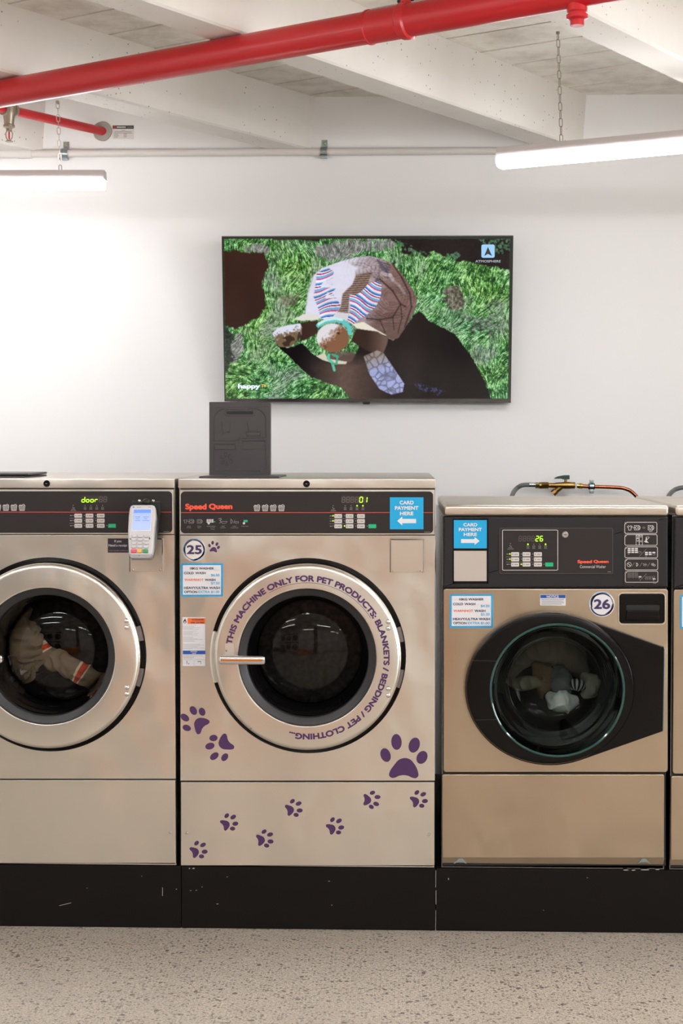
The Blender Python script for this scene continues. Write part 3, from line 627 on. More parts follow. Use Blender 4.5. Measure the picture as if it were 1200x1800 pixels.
# ------------------------------------------------------------------ washers
def ring_plate(mb, outer, c, r, yf, yb, m, bev=.0, inner_back=None, n=96):
    """plate in the xz plane with a round hole; outer = [(x,z)] star-shaped round c"""
    cx, cz = c; angs = [2*math.pi*i/n for i in range(n)]+[math.atan2(z-cz, x-cx) % (2*math.pi) for x, z in outer]; angs = sorted(set(round(a, 5) for a in angs)); O = []
    for a in angs:
        dx, dz = math.cos(a), math.sin(a); best = None
        for i in range(len(outer)):
            x1, z1 = outer[i-1]; x2, z2 = outer[i]; ex, ez = x2-x1, z2-z1; den = dx*ez-dz*ex
            if abs(den) < 1e-12: continue
            t_ = ((x1-cx)*ez-(z1-cz)*ex)/den; s_ = ((x1-cx)*dz-(z1-cz)*dx)/den
            if t_ > 0 and -1e-4 <= s_ <= 1.0001: best = t_ if best is None else max(best, t_)
        O.append(best or r*1.1)
    K = len(angs); vs = []
    lv = [(0, yb), (0, yf+bev), (bev*.3, yf+bev*.3), (bev, yf)] if bev else [(0, yb), (0, yf)]
    for ins, y_ in lv: vs += [(cx+math.cos(a)*(o_-ins), y_, cz+math.sin(a)*(o_-ins)) for a, o_ in zip(angs, O)]
    ib = yb if inner_back is None else inner_back
    vs += [(cx+math.cos(a)*r, yf, cz+math.sin(a)*r) for a in angs]+[(cx+math.cos(a)*r, ib, cz+math.sin(a)*r) for a in angs]
    fs = []
    for L in range(len(lv)+1):
        for i in range(K): j = (i+1) % K; fs.append((L*K+i, L*K+j, (L+1)*K+j, (L+1)*K+i))
    mb.add(vs, fs, m)
def xz(pts): return [(p.x, p.z) for p in pts]
def open_box(mb, x0, x1, y0, y1, z0, z1, m):             # five sheet-metal sides, front open
    t_ = .003
    mb.box((x0, y0, z0), (x0+t_, y1, z1), m); mb.box((x1-t_, y0, z0), (x1, y1, z1), m)
    mb.box((x0+t_, y0, z1-t_), (x1-t_, y1, z1), m); mb.box((x0+t_, y0, z0), (x1-t_, y1, z0+t_), m); mb.box((x0+t_, y1-t_, z0+t_), (x1-t_, y1, z1-t_), m)
PAW = [(-79, 59, 22, 31, 20), (-31, 117, 23, 35, 3), (47, 103, 24, 34, -18), (81, 49, 23, 30, -28)]
PADP = [(-64, -28), (-58, -8), (-44, 12), (-26, 34), (-8, 44), (12, 46), (32, 38), (46, 22), (58, 2), (65, -20), (64, -34), (54, -42), (38, -40), (20, -32), (0, -29), (-20, -32), (-38, -40), (-54, -40)]
def paw(F, px, py, sc, ang, name_parent, lab, m=PURP):
    ik = Ink(F); a = math.radians(ang-87); c, s_ = math.cos(a), math.sin(a)
    T = lambda x_, y_: (px+(x_*c-y_*s_)*sc, py-(x_*s_+y_*c)*sc)
    for x_, y_, rx, ry, ro in PAW:
        r_ = math.radians(ro); ik.poly([T(x_+rx*math.cos(t_)*math.cos(r_)-ry*math.sin(t_)*math.sin(r_), y_+rx*math.cos(t_)*math.sin(r_)+ry*math.sin(t_)*math.cos(r_)) for t_ in [2*math.pi*i/20 for i in range(20)]], m)
    n = len(PADP); ps = []
    for i in range(n):                                   # rounded outline (Catmull-Rom)
        p0, p1, p2, p3 = [Vector(PADP[(i+k-1) % n]) for k in range(4)]
        for t_ in (0, .33, .66): ps.append(.5*((2*p1)+(p2-p0)*t_+(2*p0-5*p1+4*p2-p3)*t_*t_+(3*p1-p0-3*p2+p3)*t_**3))
    ik.poly([T(p.x, p.y) for p in ps], m)
    return ik.build('paw_sticker', name_parent, lab)
def price_label(Q, root, x0, y0, x1, y1, kg, p1, p2):
    s_ = MB(); s_.prism([Q(*p, -.0010) for p in rrect(x0, y0, x1, y1, 1.2)], Vector((0, .0009, 0)), BLUE); lab = s_.build('price_label', root)
    L = lambda u, v: (x0+(x1-x0)*(u-60)/555, y0+(y1-y0)*(v-377)/438)
    ik = Ink(lambda a, b_: Q(*L(a, b_), -.0014)); ik.rect(84, 401, 590, 790, WHITE); ik.b.build('white_field', lab)
    ik = Ink(lambda a, b_: Q(*L(a, b_), -.0018)); B_ = .032
    ik.text(kg+' WASHER', 178, 428, 495, 459, INKK, B_); ik.text('COLD', 100, 489, 228, 521, INKK, B_); ik.text('WASH', 250, 489, 388, 521, INKK, B_)
    ik.text(p1, 457, 514, 570, 552, LBLUE, B_); ik.text('WARM/HOT', 105, 578, 358, 610, INKO, B_); ik.text('WASH', 377, 578, 517, 611, INKK, B_); ik.text(p2, 457, 622, 572, 660, LBLUE, B_)
    ik.text('HEAVY/ULTRA WASH', 100, 684, 577, 717, INKK, B_); ik.text('OPTION', 103, 738, 275, 770, INKK, B_); ik.text('EXTRA $1.00', 290, 736, 570, 774, LBLUE, B_)
    ik.build('price_lettering', lab)
def card_sign(Q, root, x0, y0, x1, y1, right, yo=-.0045):
    lab = MB().prism([Q(*p, yo) for p in [(x0, y0), (x1, y0), (x1, y1), (x0, y1)]], Vector((0, .0009, 0)), mat('card sign blue', (8, 164, 216), .5)).build('card_payment_sign', root)
    w_, h_ = x1-x0, y1-y0; ik = Ink(lambda a, b_: Q(x0+a*w_, y0+b_*h_, yo-.0004)); k = 1 if not right else .97
    ik.text('CARD', .29, .105, .71, .225, WHITE, .04); ik.text('PAYMENT', .15, .275, .85, .395, WHITE, .04); ik.text('HERE', .30, .45, .70, .565, WHITE, .04)
    ar = [(.22, .74), (.37, .60), (.37, .675), (.78, .675), (.78, .81), (.37, .81), (.37, .885)]
    if right: ar = [(1-a, b_) for a, b_ in ar]
    ik.poly(ar, WHITE); ik.build('sign_lettering', lab)
def key_block(Q, root, yo, x0, y0, cx, cy, bw, bh, lit, green, rowlab):
    """nine grey keys and the green start key; x0,y0 = first key, cx,cy = pitches"""
    for j in range(3):
        for i in range(3):
            a, b_ = x0+i*cx, y0+j*cy
            bt = MB().prism([Q(*p, yo-.0016) for p in rrect(a, b_, a+bw, b_+bh, 1.2, 3)], Vector((0, .0014, 0)), BTN, .0003, 1).build('key', root)
    ik = Ink(lambda a, b_: Q(a, b_, yo-.0020))
    for j in range(3):
        for i in range(3):
            a, b_ = x0+i*cx, y0+j*cy; ik.ell(a+bw*.2, b_+bh*.5, 1.0, 1.4, GREYP, n=8); ik.rect(a+bw*.4, b_+bh*.4, a+bw*.85, b_+bh*.62, GREYP)
    ik.b.build('key_print', root)
    a, b_ = x0+3*cx, y0+2*cy
    MB().prism([Q(*p, yo-.0016) for p in rrect(a, b_, a+bw, b_+bh, 1, 3)], Vector((0, .0014, 0)), GRNB, .0003, 1).build('start_key', root)
    ik = Ink(lambda a, b_: Q(a, b_, yo-.0006))
    for j in range(2): ik.rect(x0-bw*.65, y0+j*cy+bh+.8, x0+2*cx+bw, y0+j*cy+bh+1.3, GREYP)
    for j in range(3):
        ik.rect(x0-8, y0+j*cy+2.6, x0-4.2, y0+j*cy+4, GREYP)
        for i in range(4 if j == 2 else 3):
            on = (i, j) in lit; ik.ell(x0+i*cx-2.2, y0+j*cy+3, 1.1 if on else .8, 1.4 if on else 1, LIT if on else GREYP, n=10)
    ik.b.build('key_lines', root)
def leds(ik, xs, y, on, labs):
    for k, x_ in enumerate(xs):
        ik.ell(x_, y, 1.4 if k in on else .8, 1.3 if k in on else .8, LIT if k in on else GREYP, n=10)
        ik.stroke([(x_-1.6, y+2.8), (x_+1.6, y+2.8), (x_+1.6, y+5), (x_-1.6, y+5)], .5, GREYP, True); ik.text(labs[k], x_-2.6, y+6, x_+2.6, y+7.6, GREYP, .02)
def tee(ik, x, y, s, w_=.6, m=GREYP): ik.stroke([(x+a*s, y+b_*s) for a, b_ in [(-1, -.5), (-.5, -.9), (-.25, -.65), (.25, -.65), (.5, -.9), (1, -.5), (.75, -.05), (.5, -.25), (.5, .9), (-.5, .9), (-.5, -.25), (-.75, -.05)]], w_, m, True)
def mini(ik, x, y, s, w_=.6, m=GREYP, opened=True):
    ik.stroke([(x-s, y-s), (x+s, y-s), (x+s, y+s), (x-s, y+s)], w_, m, True); ik.ring(x, y, s*.6, w_, m, 12)
    ik.ring(x+s*.5, y, s*1.05, w_*1.6, m, 10, -1.2, 1.2)
def seal_mesh(c, prof, m, seg=96): return MB().lathe((c.x, 0, c.z), (0, 1, 0), prof, m, seg)

def number_roundel(Q, root, x, y, r, num, filled):
    F = lambda yo: (lambda a, b_: Q(a, b_, yo))
    lab = MB().prism([Q(x+r*math.cos(t_), y+r*math.sin(t_), -.0010) for t_ in [2*math.pi*i/40 for i in range(40)]], Vector((0, .0009, 0)), WHITE if filled else mat('pearl sticker', (226, 218, 212), .5)).build('number_sticker', root)
    ik = Ink(F(-.0014)); rg_ = random.Random(int(num))
    for (rr, w_, m, n_) in ((r*.93, r*.07, LBLUE, 5), (r*.84, r*.11, NAVY, 6), (r*.90, r*.09, PURP if filled else LBLUE, 4), (r*.80, r*.07, NAVY, 5)):
        for k in range(n_):
            a0 = rg_.uniform(0, 6.28); L = rg_.uniform(.6, 1.5); pts = []; n = 12
            out = [(x+(rr+w_*.5*math.sin(math.pi*i/n)**.5*rg_.uniform(.6, 1))*math.cos(a0+L*i/n), y+(rr+w_*.5*math.sin(math.pi*i/n)**.5*rg_.uniform(.6, 1))*math.sin(a0+L*i/n)) for i in range(n+1)]
            inn = [(x+(rr-w_*.5*math.sin(math.pi*i/n)**.5)*math.cos(a0+L*i/n), y+(rr-w_*.5*math.sin(math.pi*i/n)**.5)*math.sin(a0+L*i/n)) for i in range(n, -1, -1)]
            ik.poly(out+inn, m)
    ik.ring(x, y, r*.86, r*.05, NAVY, 40); ik.b.build('brush_ring', lab)
    ik = Ink(F(-.0018)); w_ = r*1.28; ik.text(num, x-w_/2, y-r*.39, x+w_/2, y+r*.39, NAVY, .035); ik.build('numerals', lab)

PTZ = P(541, 1523.5, .004).z                             # top of the plinths
def big_washer(ox, num, label, digits, lit, led_on, first):
    def Q(px, py, y=0.0): return P(px, py, y)+Vector((ox, 0, 0))
    c0 = Q(540, 1155, -.03); xl, xr = Q(315, 1155).x, Q(764.5, 1155).x; zt = Q(540, 841.5, -.002).z; zl = Q(540, 858.5).z
    root = thing('washing_machine', Vector(((xl+xr)/2, .4, PTZ)), label, 'washing machine', 'large steel washing machines')
    mb = MB(); open_box(mb, xl+.001, xr-.001, .010, 1.0, PTZ, zl+.002, STEEL); mb.build('cabinet', root)
    fr = MB(); ring_plate(fr, xz([Q(316, 859), Q(764, 859), Q(764, 1523), Q(316, 1523)]), (c0.x, c0.z), .203, .008, .011, BLKM); fr.build('inner_chassis', root)
    top = MB().box((xl-.001, -.003, zl), (xr+.001, 1.01, zt), STEEL_LID, .003, 2).build('top_lid', root)
    lk = Q(538.5, 850.5, -.004); mb = MB(); mb.lathe(lk, (0, -1, 0), [(.0001, .004), (.005, .004), (.0055, .003), (.0085, .0035), (.0098, .002), (.0102, 0)], BLKG, 28); mb.box((lk.x-.0025, lk.y-.0048, lk.z-.0008), (lk.x+.0025, lk.y-.004, lk.z+.0008), GREYP); mb.build('lock', top)
    cf = MB().prism([Q(*p, -.002) for p in [(315.5, 860.5), (763.5, 860.5), (763.5, 940), (315.5, 940)]], Vector((0, .01, 0)), STEEL, .001, 1).build('console_frame', root)
    ov = MB().prism([Q(*p, -.0036) for p in rrect(317.5, 864, 761, 937.5, 7)], Vector((0, .0014, 0)), OVER).build('control_panel', root)
    yo = -.0036; F = lambda a, b_: Q(a, b_, yo-.0005)
    ik = Ink(F); ik.rect(318, 900.2, 760.5, 901.6, REDL); ik.b.build('red_stripe', ov)
    F = lambda a, b_: Q(a, b_, yo-.0009)
    ik = Ink(F); ik.text('Speed', 325.5, 885.2, 363, 898.6, ORNG, .055); ik.text('Queen', 367, 885.2, 408.3, 896.6, ORNG, .055); ik.build('maker_logo', ov, 'orange maker lettering')
    ik = Ink(F)
    for x_ in (451.5, 465.8, 480, 494.4):
        ik.stroke([(x_-5.2, 889.8), (x_+5.2, 889.8), (x_+3.9, 898), (x_-3.9, 898)], 1.0, LINE, True)
        for k in (-2.3, 0, 2.3): ik.stroke([(x_+k*1.1, 890), (x_+k*.85, 898)], .7, LINE)
        for yy in (892.6, 895.3): ik.stroke([(x_-4.7, yy), (x_+4.7, yy)], .6, LINE)
        ik.stroke([(x_-4.8, 889.6), (x_-3.5, 888), (x_-.5, 888.8), (x_+2.4, 886.8), (x_+4.6, 888.2), (x_+4.9, 889.6)], .9, LINE)
    tee(ik, 326, 916.4, 3.4); ik.stroke([(329, 916.5), (334, 916.5)], .5, GREYP); mini(ik, 335.5, 916.5, 3.4); mini(ik, 350, 916.5, 3.4)
    for i in range(3):
        for j in range(3): ik.rect(363+i*4.2, 912.7+j*2.1, 366.6+i*4.2, 914.4+j*2.1, LINE)
    ik.ell(366.8, 919.8, 2.1, 2.1, LINE); ik.rect(375.2, 916.6, 378.4, 918, GRNB)
    ik.stroke([(383.5, 912), (388, 911), (389, 913.5), (386, 914.5), (390, 919)], 1, GREYP); ik.stroke([(385, 920), (390, 916.5), (399, 916.5), (396.5, 919.8), (390, 920)], .7, GREYP)
    ik.stroke([(405.5, 912.8), (407.5, 914), (408.5, 916.5), (407.5, 919), (405.5, 920)], .8, GREYP, True); ik.stroke([(410, 919.5), (413, 913.5)], .6, GREYP); ik.stroke([(412.5, 917), (419, 917), (419, 919.6), (412.5, 919.6)], .7, GREYP, True)
    ik.rect(428, 914, 435, 917.8, GRNB); ik.ell(428.6, 919.8, 2.1, 2.1, LINE)
    for t_, x_, y_, w_ in (('Load', 332, 924, 6), ('Clothes', 332, 926.6, 8.5), ('Close', 350, 924, 6.5), ('Door', 350, 926.6, 5.5), ('Select Fabric', 371, 924, 15), ('Cycle', 373.5, 926.8, 8), ('Temp', 373.5, 929.6, 7), ('Add', 391.8, 924, 5), ('Supplies', 391.8, 926.8, 9.5), ('Insert', 412, 924, 6.5), ('Coins/Card', 412, 926.8, 12.5), ('Push Start', 430.5, 924, 12)):
        ik.text(t_, x_-w_/2, y_, x_+w_/2, y_+1.8, GREYP, .01)
    ik.rect(745.5, 935, 756, 936, GREYP); leds(ik, (606.4, 616.8, 627.3, 637.6), 889, led_on, ('WASH', 'RINSE', 'SPIN', 'DOOR'))
    ik.ell(585.5, 889, .8, .8, GREYP); ik.stroke([(584, 891.5), (586, 894), (588, 893)], .8, GREYP); ik.text('DOOR', 582.5, 895, 588.5, 896.6, GREYP); ik.text('UNLOCKED', 581, 897.2, 590.5, 898.8, GREYP); ik.build('panel_print', ov)
    ik = Ink(lambda a, b_: Q(a, b_, yo-.0004)); ik.rect(598.6, 872.2, 646.2, 884.6, mat('display window', (66, 58, 57), .2)); dw = ik.b.build('display_window', ov)
    for k in range(6):
        ik = Ink(F); ch = digits[k]; on = ch != ' '; x_ = 600.6+k*7.75
        digit(ik, ch if on else '8', x_, 873.8, 5.0, 9.3, LIT if on else DIMSEG, 1.5 if on else 1.1); ik.b.build('display_digit', dw)
    key_block(Q, ov, yo, 587.4, 903.6, 20.0, 9.0, 13.5, 7, lit, True, None)
    # panels
    mp = MB(); ring_plate(mp, xz([Q(*p) for p in rrect(317, 941.5, 764, 1372.3, .8, 2)]), (c0.x, c0.z), .203, 0, .006, STEEL, .0008); mp.build('front_panel', root)
    MB().prism([Q(*p) for p in rrect(318, 1374.8, 763.3, 1521.3, .8, 2)], Vector((0, .007, 0)), STEEL, .0012, 2).build('lower_panel', root)
    for x_, y_ in ((328, 1464), (753, 1467)):
        MB().lathe(Q(x_, y_), (0, -1, 0), [(.0001, .0028), (.003, .0024), (.0045, .001), (.0052, 0)], CHROME, 14).build('panel_screw', root)
    # door
    g = seal_mesh(c0, [(.200, -.002), (.270, -.002), (.284, -.003), (.2885, -.0045), (.290, -.003), (.290, 0)], BLKG); g.build('door_surround', root)
    dr = MB().lathe((c0.x, 0, c0.z), (0, 1, 0), [(.2005, -.012), (.2005, -.036), (.2035, -.0415), (.208, -.043), (.262, -.043), (.2695, -.0405), (.274, -.035), (.2755, -.028), (.2755, -.012), (.268, -.006)], STEEL, 128).build('door', root)
    for (x_, y_) in ((682, 1093), (682, 1104.5), (682, 1211), (682, 1222.5)):
        MB().lathe(Q(x_, y_, -.043), (0, -1, 0), [(.0001, .0042), (.0035, .0036), (.0062, .002), (.0075, 0)], CHROME, 16).build('rivet', dr)
    for x_, y_ in ((419, 1261), (441, 1281)) if first else ():
        MB().lathe(Q(x_, y_, -.0432), (0, -1, 0), [(.0001, .001), (.0022, .001), (.003, 0)], GREYP, 10).build('small_screw', dr)
    for a0, a1 in ((-19, -8), (9, 18)):                  # hinge blocks in the dark gap at the right
        mb = MB(); mb.lathe((c0.x, 0, c0.z), (0, -1, 0), [(.262, .004), (.2868, .004), (.2868, .013), (.262, .016), (.262, .004)], mat('grey hinge', (122, 112, 110), .4, .4), 12, (math.radians(a0), math.radians(a1))); mb.build('hinge', root)
    mb = MB(); mb.lathe((c0.x, 0, c0.z), (0, -1, 0), [(.262, .004), (.2885, .004), (.2885, .022), (.282, .026), (.262, .026)], STEEL, 20, (math.radians(165), math.radians(196))); mb.build('latch_cover', root)
    seal_mesh(c0, [(.2012, -.034), (.196, -.031), (.182, -.024), (.1795, -.020), (.1785, -.008)], RUB).build('door_gasket', root)
    seal_mesh(c0, [(.1785, -.010), (.1775, .004), (.174, .010), (.172, .026), (.169, .034), (.1655, .052), (.162, .060), (.1605, .078), (.158, .092), (.1555, .102)], RUBG).build('inner_gasket', root)
    n_ = 14; gp = [(.1575*math.sin(math.pi/2*i/n_), .098-.050*math.cos(math.pi/2*i/n_)) for i in range(n_+1)]; gp[0] = (.0001, gp[0][1])
    seal_mesh(c0, gp, GLASS, 96).build('door_glass', root, angle=80)
    dm = seal_mesh(c0, [(.158, .11), (.200, .125), (.262, .13), (.262, .62), (.255, .63), (.05, .64), (.0001, .64)], STEEL_D, 72)
    for k in range(3):
        a = 2*math.pi*k/3+.5+ox; d = Vector((math.cos(a), 0, math.sin(a))); s_ = Vector((-d.z, 0, d.x)); b0 = Vector((c0.x, 0, c0.z))
        q_ = [b0+d*.262+s_*.035, b0+d*.205+s_*.010, b0+d*.205-s_*.010, b0+d*.262-s_*.035]; dm.prism([p+Vector((0, .14, 0)) for p in q_], Vector((0, .48, 0)), STEEL_D, .004)
    dm.build('drum', root)
    # handle
    hb = MB(); a = Q(384.5, 1160, -.082); b_ = Q(467, 1160, -.082)
    hb.box((a.x, -.094, a.z-.0130), (b_.x, -.070, a.z+.0130), CHROME, .009, 5); hd = hb.build('door_handle', root)
    pv = Q(396, 1160, -.05); mb = MB(); mb.cyl((pv.x, -.042, pv.z), (pv.x, -.072, pv.z), .010, CHROME, 20); mb.build('handle_pivot', hd)
    mb = MB(); mb.prism([Q(*p, -.0455) for p in rrect(396, 1131, 411, 1152, 2)], Vector((0, .002, 0)), mat('pale handle plate', (222, 214, 204), .3, .6), .0006, 1); q_ = Q(397.5, 1144, -.047); mb.lathe((q_.x, -.0455, q_.z), (0, -1, 0), [(.0001, .002), (.0022, .002), (.003, 0)], GREYP, 10); mb.build('handle_plate', hd)
    # clear pocket
    pk = MB().prism([Q(*p, -.010) for p in [(685.5, 948), (744, 948), (744, 1006), (685.5, 1006)]], Vector((0, .010, 0)), ACRYL, .0012, 2).build('receipt_pocket', root)
    ik = MB(); ik.box((Q(685, 950, -.011).x, -.0118, Q(685, 949.5, -.011).z), (Q(744.5, 950, -.011).x, -.009, Q(685, 947, -.011).z), CHROME, .0006, 1)
    ik.box((Q(685, 950, -.011).x, -.0112, Q(685, 1006.5, -.011).z), (Q(687, 950, -.011).x, -.009, Q(685, 947, -.011).z), CHROME, .0005, 1); ik.box((Q(743, 950, -.011).x, -.0112, Q(685, 1006.5, -.011).z), (Q(745, 950, -.011).x, -.009, Q(685, 947, -.011).z), CHROME, .0005, 1); ik.build('pocket_rim', pk)
    for x_ in (691, 739): MB().lathe(Q(x_, 1003, -.010), (0, -1, 0), [(.0001, .002), (.0025, .0018), (.0032, 0)], CHROME, 10).build('pocket_screw', pk)
    # soap dispenser on the top
    z0 = zt; fa = PZ(340, 840, z0+.003); fb = PZ(478, 840, z0+.003); x0_, x1_ = fa.x+ox, fb.x+ox; y0_, y1_ = .09, .40
    pl = MB(); PLUM = mat('dark dispenser plastic', (66, 62, 62), .4)
    pl.box((x0_, y0_, z0-.001), (x1_+.012, y1_, z0+.005), PLUM, .002, 1); dp_ = pl.build('dispenser_frame', root)
    if first:
        yy = .36; D = lambda px, py, o=0.0: P(px, py, yy-o)
        lid = MB(); lid.prism([D(*p) for p in rrect(367.5, 706.5, 475.5, 837.5, 1)], Vector((0, .022, 0)), PLUM, .0015, 1)
        z8 = lambda a, b_: (340+a/7.5, 690+b_/7.5)
        for pts, cl in (([(490, 212), (400, 215), (330, 240), (285, 290), (270, 350), (270, 640), (560, 640), (600, 620), (605, 590)], 0), ([(720, 212), (820, 215), (900, 245), (945, 300), (955, 360), (955, 590), (900, 600), (640, 605)], 0),
                ([(270, 680), (550, 680), (560, 750), (280, 752)], 1), ([(270, 690), (270, 960), (275, 1010), (290, 1030), (880, 1030), (880, 1090)], 0), ([(640, 640), (940, 635), (955, 700), (955, 1030)], 0), ([(690, 520), (885, 520), (880, 572), (700, 575)], 1), ([(370, 400), (385, 520), (480, 520), (500, 400)], 0), ([(375, 560), (395, 520)], 0), ([(495, 560), (475, 520)], 0), ([(710, 400), (730, 500), (850, 500)], 0)):
            lid.tube([D(*z8(*p), .001) for p in pts], .0011, PLUM, 6, closed=bool(cl))
        for pts in ([(280, 690), (545, 690), (545, 748), (285, 748)], [(645, 645), (935, 640), (935, 750), (645, 752)], [(692, 525), (880, 525), (876, 568), (702, 570)], [(215, 135), (1005, 135), (1005, 190), (215, 195)]):
            lid.prism([D(*z8(*p), .0012) for p in pts], Vector((0, .0014, 0)), PLUM, .0004, 1)
        for k in range(6):
            a = math.pi*k/3+.4; lid.tube([D(*z8(430+88*math.cos(a+s_)*r_, 880+88*math.sin(a+s_)*r_), .001) for s_, r_ in ((0, .25), (.3, .7), (.22, 1), (-.22, 1), (-.3, .7))], .001, PLUM, 6, closed=True)
        lid.prism([D(*z8(*p), .002) for p in rrect(418, 225, 808, 308, 24)], Vector((0, .0022, 0)), PLUM, .0008, 1)
        dl = lid.build('dispenser_lid', root); ik = Ink(lambda a, b_: D(a, b_, .0026)); ik.poly([z8(*p) for p in rrect(436, 246, 786, 288, 14)], BLKM); ik.b.build('grip_slot', dl)
    else:
        MB().box((x0_+.004, y0_+.012, z0+.007), (x1_+.020, y1_-.03, z0+.014), PLUM, .003, 2).build('dispenser_lid', root)
    return root, Q, c0, ov

w25, Q, c0, ov25 = big_washer(0, '25', 'large steel washing machine number 25 covered in purple paw stickers, black soap lid standing open', [' ', ' ', ' ', ' ', '0', '1'], {(0, 0), (0, 1), (1, 2)}, (2, 3), True)
card_sign(Q, ov25, 685, 874.2, 744, 930.3, False, -.0050)
number_roundel(Q, w25, 341.3, 966.2, 20.6, '25', False)
price_label(Q, w25, 318, 990.3, 391.6, 1048.6, '18KG', '$6.50', '$7.50')
FP = lambda a, b_: Q(a, b_, -.0010)
for x_, y_, s_, a_, l_ in ((375, 966, .100, 79, 'small purple paw beside the round number sticker'), (351.5, 1274, .244, 137, 'purple paw pointing up and left, by the left edge'), (396, 1307, .244, 211, 'purple paw pointing left below the door'), (709, 1351, .400, 87, 'largest purple paw, upright at the lower right'),
        (342, 1497, .155, 21, None), (396, 1449, .155, 25, None), (509, 1423, .155, 16, None), (458, 1476, .155, 11, None), (582, 1456, .155, 26, None), (645, 1405.6, .155, -4, None), (729, 1408, .155, 21, None)):
    paw(FP if y_ < 1373 else (lambda a, b_: Q(a, b_, -.0006)), x_, y_, s_, a_, w25, l_)
# ring lettering
def ring_text(c, y_, s, r0, r1, a0, a1, m, bold):
    v, f = tmesh(s, bold); lo, hi = v.min(0), v.max(0); cap = tmesh('H', bold)[0]; cl, chh = cap[:, 1].min(), cap[:, 1].max()
    mb = MB(); vs = []
    nn = len(v)//6
    for i_, (x_, yy) in enumerate(v):
        a = math.radians(a0+(a1-a0)*(x_-lo[0])/(hi[0]-lo[0])); r_ = r0+(r1-r0)*(yy-cl)/(chh-cl); vs.append((c.x+r_*math.cos(a), y_-.00003*(i_//nn), c.z+r_*math.sin(a)))
    mb.add(vs, f, m); W = hi[0]-lo[0]
    u0 = (tmesh('THIS MACHINE O', bold)[0][:, 0].max()-(tmesh('O', bold)[0][:, 0].max()-tmesh('O', bold)[0][:, 0].min())-lo[0])/W; u1 = (tmesh('THIS MACHINE ONLY FOR PET PRODUCTS', bold)[0][:, 0].max()-lo[0])/W
    n = 60; A = [math.radians(a0+(a1-a0)*(u0+(u1-u0)*i/n)) for i in range(n+1)]; ra, rb = r0-.0032, r0-.0044
    mb.add([(c.x+r_*math.cos(a), y_, c.z+r_*math.sin(a)) for r_ in (ra, rb) for a in A], [(i, i+1, n+2+i, n+1+i) for i in range(n)], m)
    return mb
ring_text(c0, -.0437, 'THIS MACHINE ONLY FOR PET PRODUCTS: BLANKETS / BEDDING / PET CLOTHING...', .2240, .2420, 170.6, -103.5, PURP, .05).build('ring_lettering', w25)['label'] = 'purple lettering curved round the steel door ring'
# warning label
z7 = lambda a, b_: (310+a/7.5, 940+b_/7.5)
wl = MB().prism([Q(*z7(*p), -.0010) for p in [(80, 1087), (380, 1087), (380, 1733), (80, 1733)]], Vector((0, .0009, 0)), WHITE).build('warning_label', w25)
ik = Ink(lambda a, b_: Q(*z7(a, b_), -.0014)); ik.rect(146, 1099, 380, 1175, WARN); ik.rect(85, 1527, 380, 1576, NBLUE)
ik.poly([(90, 1150), (95, 1130), (108, 1112), (114, 1100), (120, 1120), (130, 1135), (132, 1155), (122, 1168), (98, 1166)], NAVY)
for i, y_ in enumerate([1190, 1210, 1222, 1234, 1246, 1270, 1284, 1297, 1309, 1321, 1344, 1357, 1369, 1381, 1393, 1405, 1440, 1453, 1466, 1479, 1492, 1504, 1590, 1602, 1614, 1626]): ik.rect(88, y_, 88+random.uniform(120, 285), y_+3.2, INKG)
for a in (86, 236): ik.stroke([(a, 1648), (a+140, 1648), (a+140, 1730), (a, 1730)], 1.2, INKG, True)
RD = mat('dark red ink', (110, 30, 50), .5)
ik.stroke([(138, 1662), (138, 1705)], 7, RD); ik.ell(163, 1700, 6, 7, RD); ik.stroke([(278, 1672), (325, 1672)], 8, RD); ik.stroke([(322, 1680), (322, 1702)], 6, RD); ik.stroke([(98, 1648), (215, 1648)], 3, INKG); ik.stroke([(240, 1648), (365, 1648)], 3, INKG)
ik.b.build('label_blocks', wl)
ik = Ink(lambda a, b_: Q(*z7(a, b_), -.0018)); ik.text('WARNING', 202, 1110, 358, 1130, INKK, .03); ik.text('RISK OF FIRE', 190, 1149, 362, 1168, INKK, .03); ik.text('NOTICE', 188, 1532, 272, 1548, WHITE, .03); ik.text('AVIS', 205, 1556, 258, 1571, WHITE, .03)
ik.ell(112, 1152, 9, 12, WHITE); ik.build('label_lettering', wl)

dx24 = P(257, 1154).x-P(713, 1154).x
w24, Q4, c4, ov24 = big_washer(dx24, '24', 'large steel washing machine at the left edge, display reads door, khaki trousers inside', ['d', 'o', 'o', 'r', ' ', ' '], set(), (), False)
# receipt sticker (left of the terminal)
z5 = lambda a, b_: (a/3.75, 820+b_/3.75)
st = MB().prism([P(*z5(*p), -.0010) for p in [(710, 474), (858, 474), (858, 568), (710, 568)]], Vector((0, .0009, 0)), mat('black plum sticker', (40, 28, 42), .4)).build('receipt_sticker', w24)
ik = Ink(lambda a, b_: P(*z5(a, b_), -.0014)); ik.text('If you', 754, 484, 800, 504, WHITE, .012); ik.text('Need a receipt', 716, 512, 838, 532, WHITE, .012); ik.text('www.receipt.cashless.nz', 716, 550, 845, 560, GREYP, .01); ik.build('sticker_lettering', st)

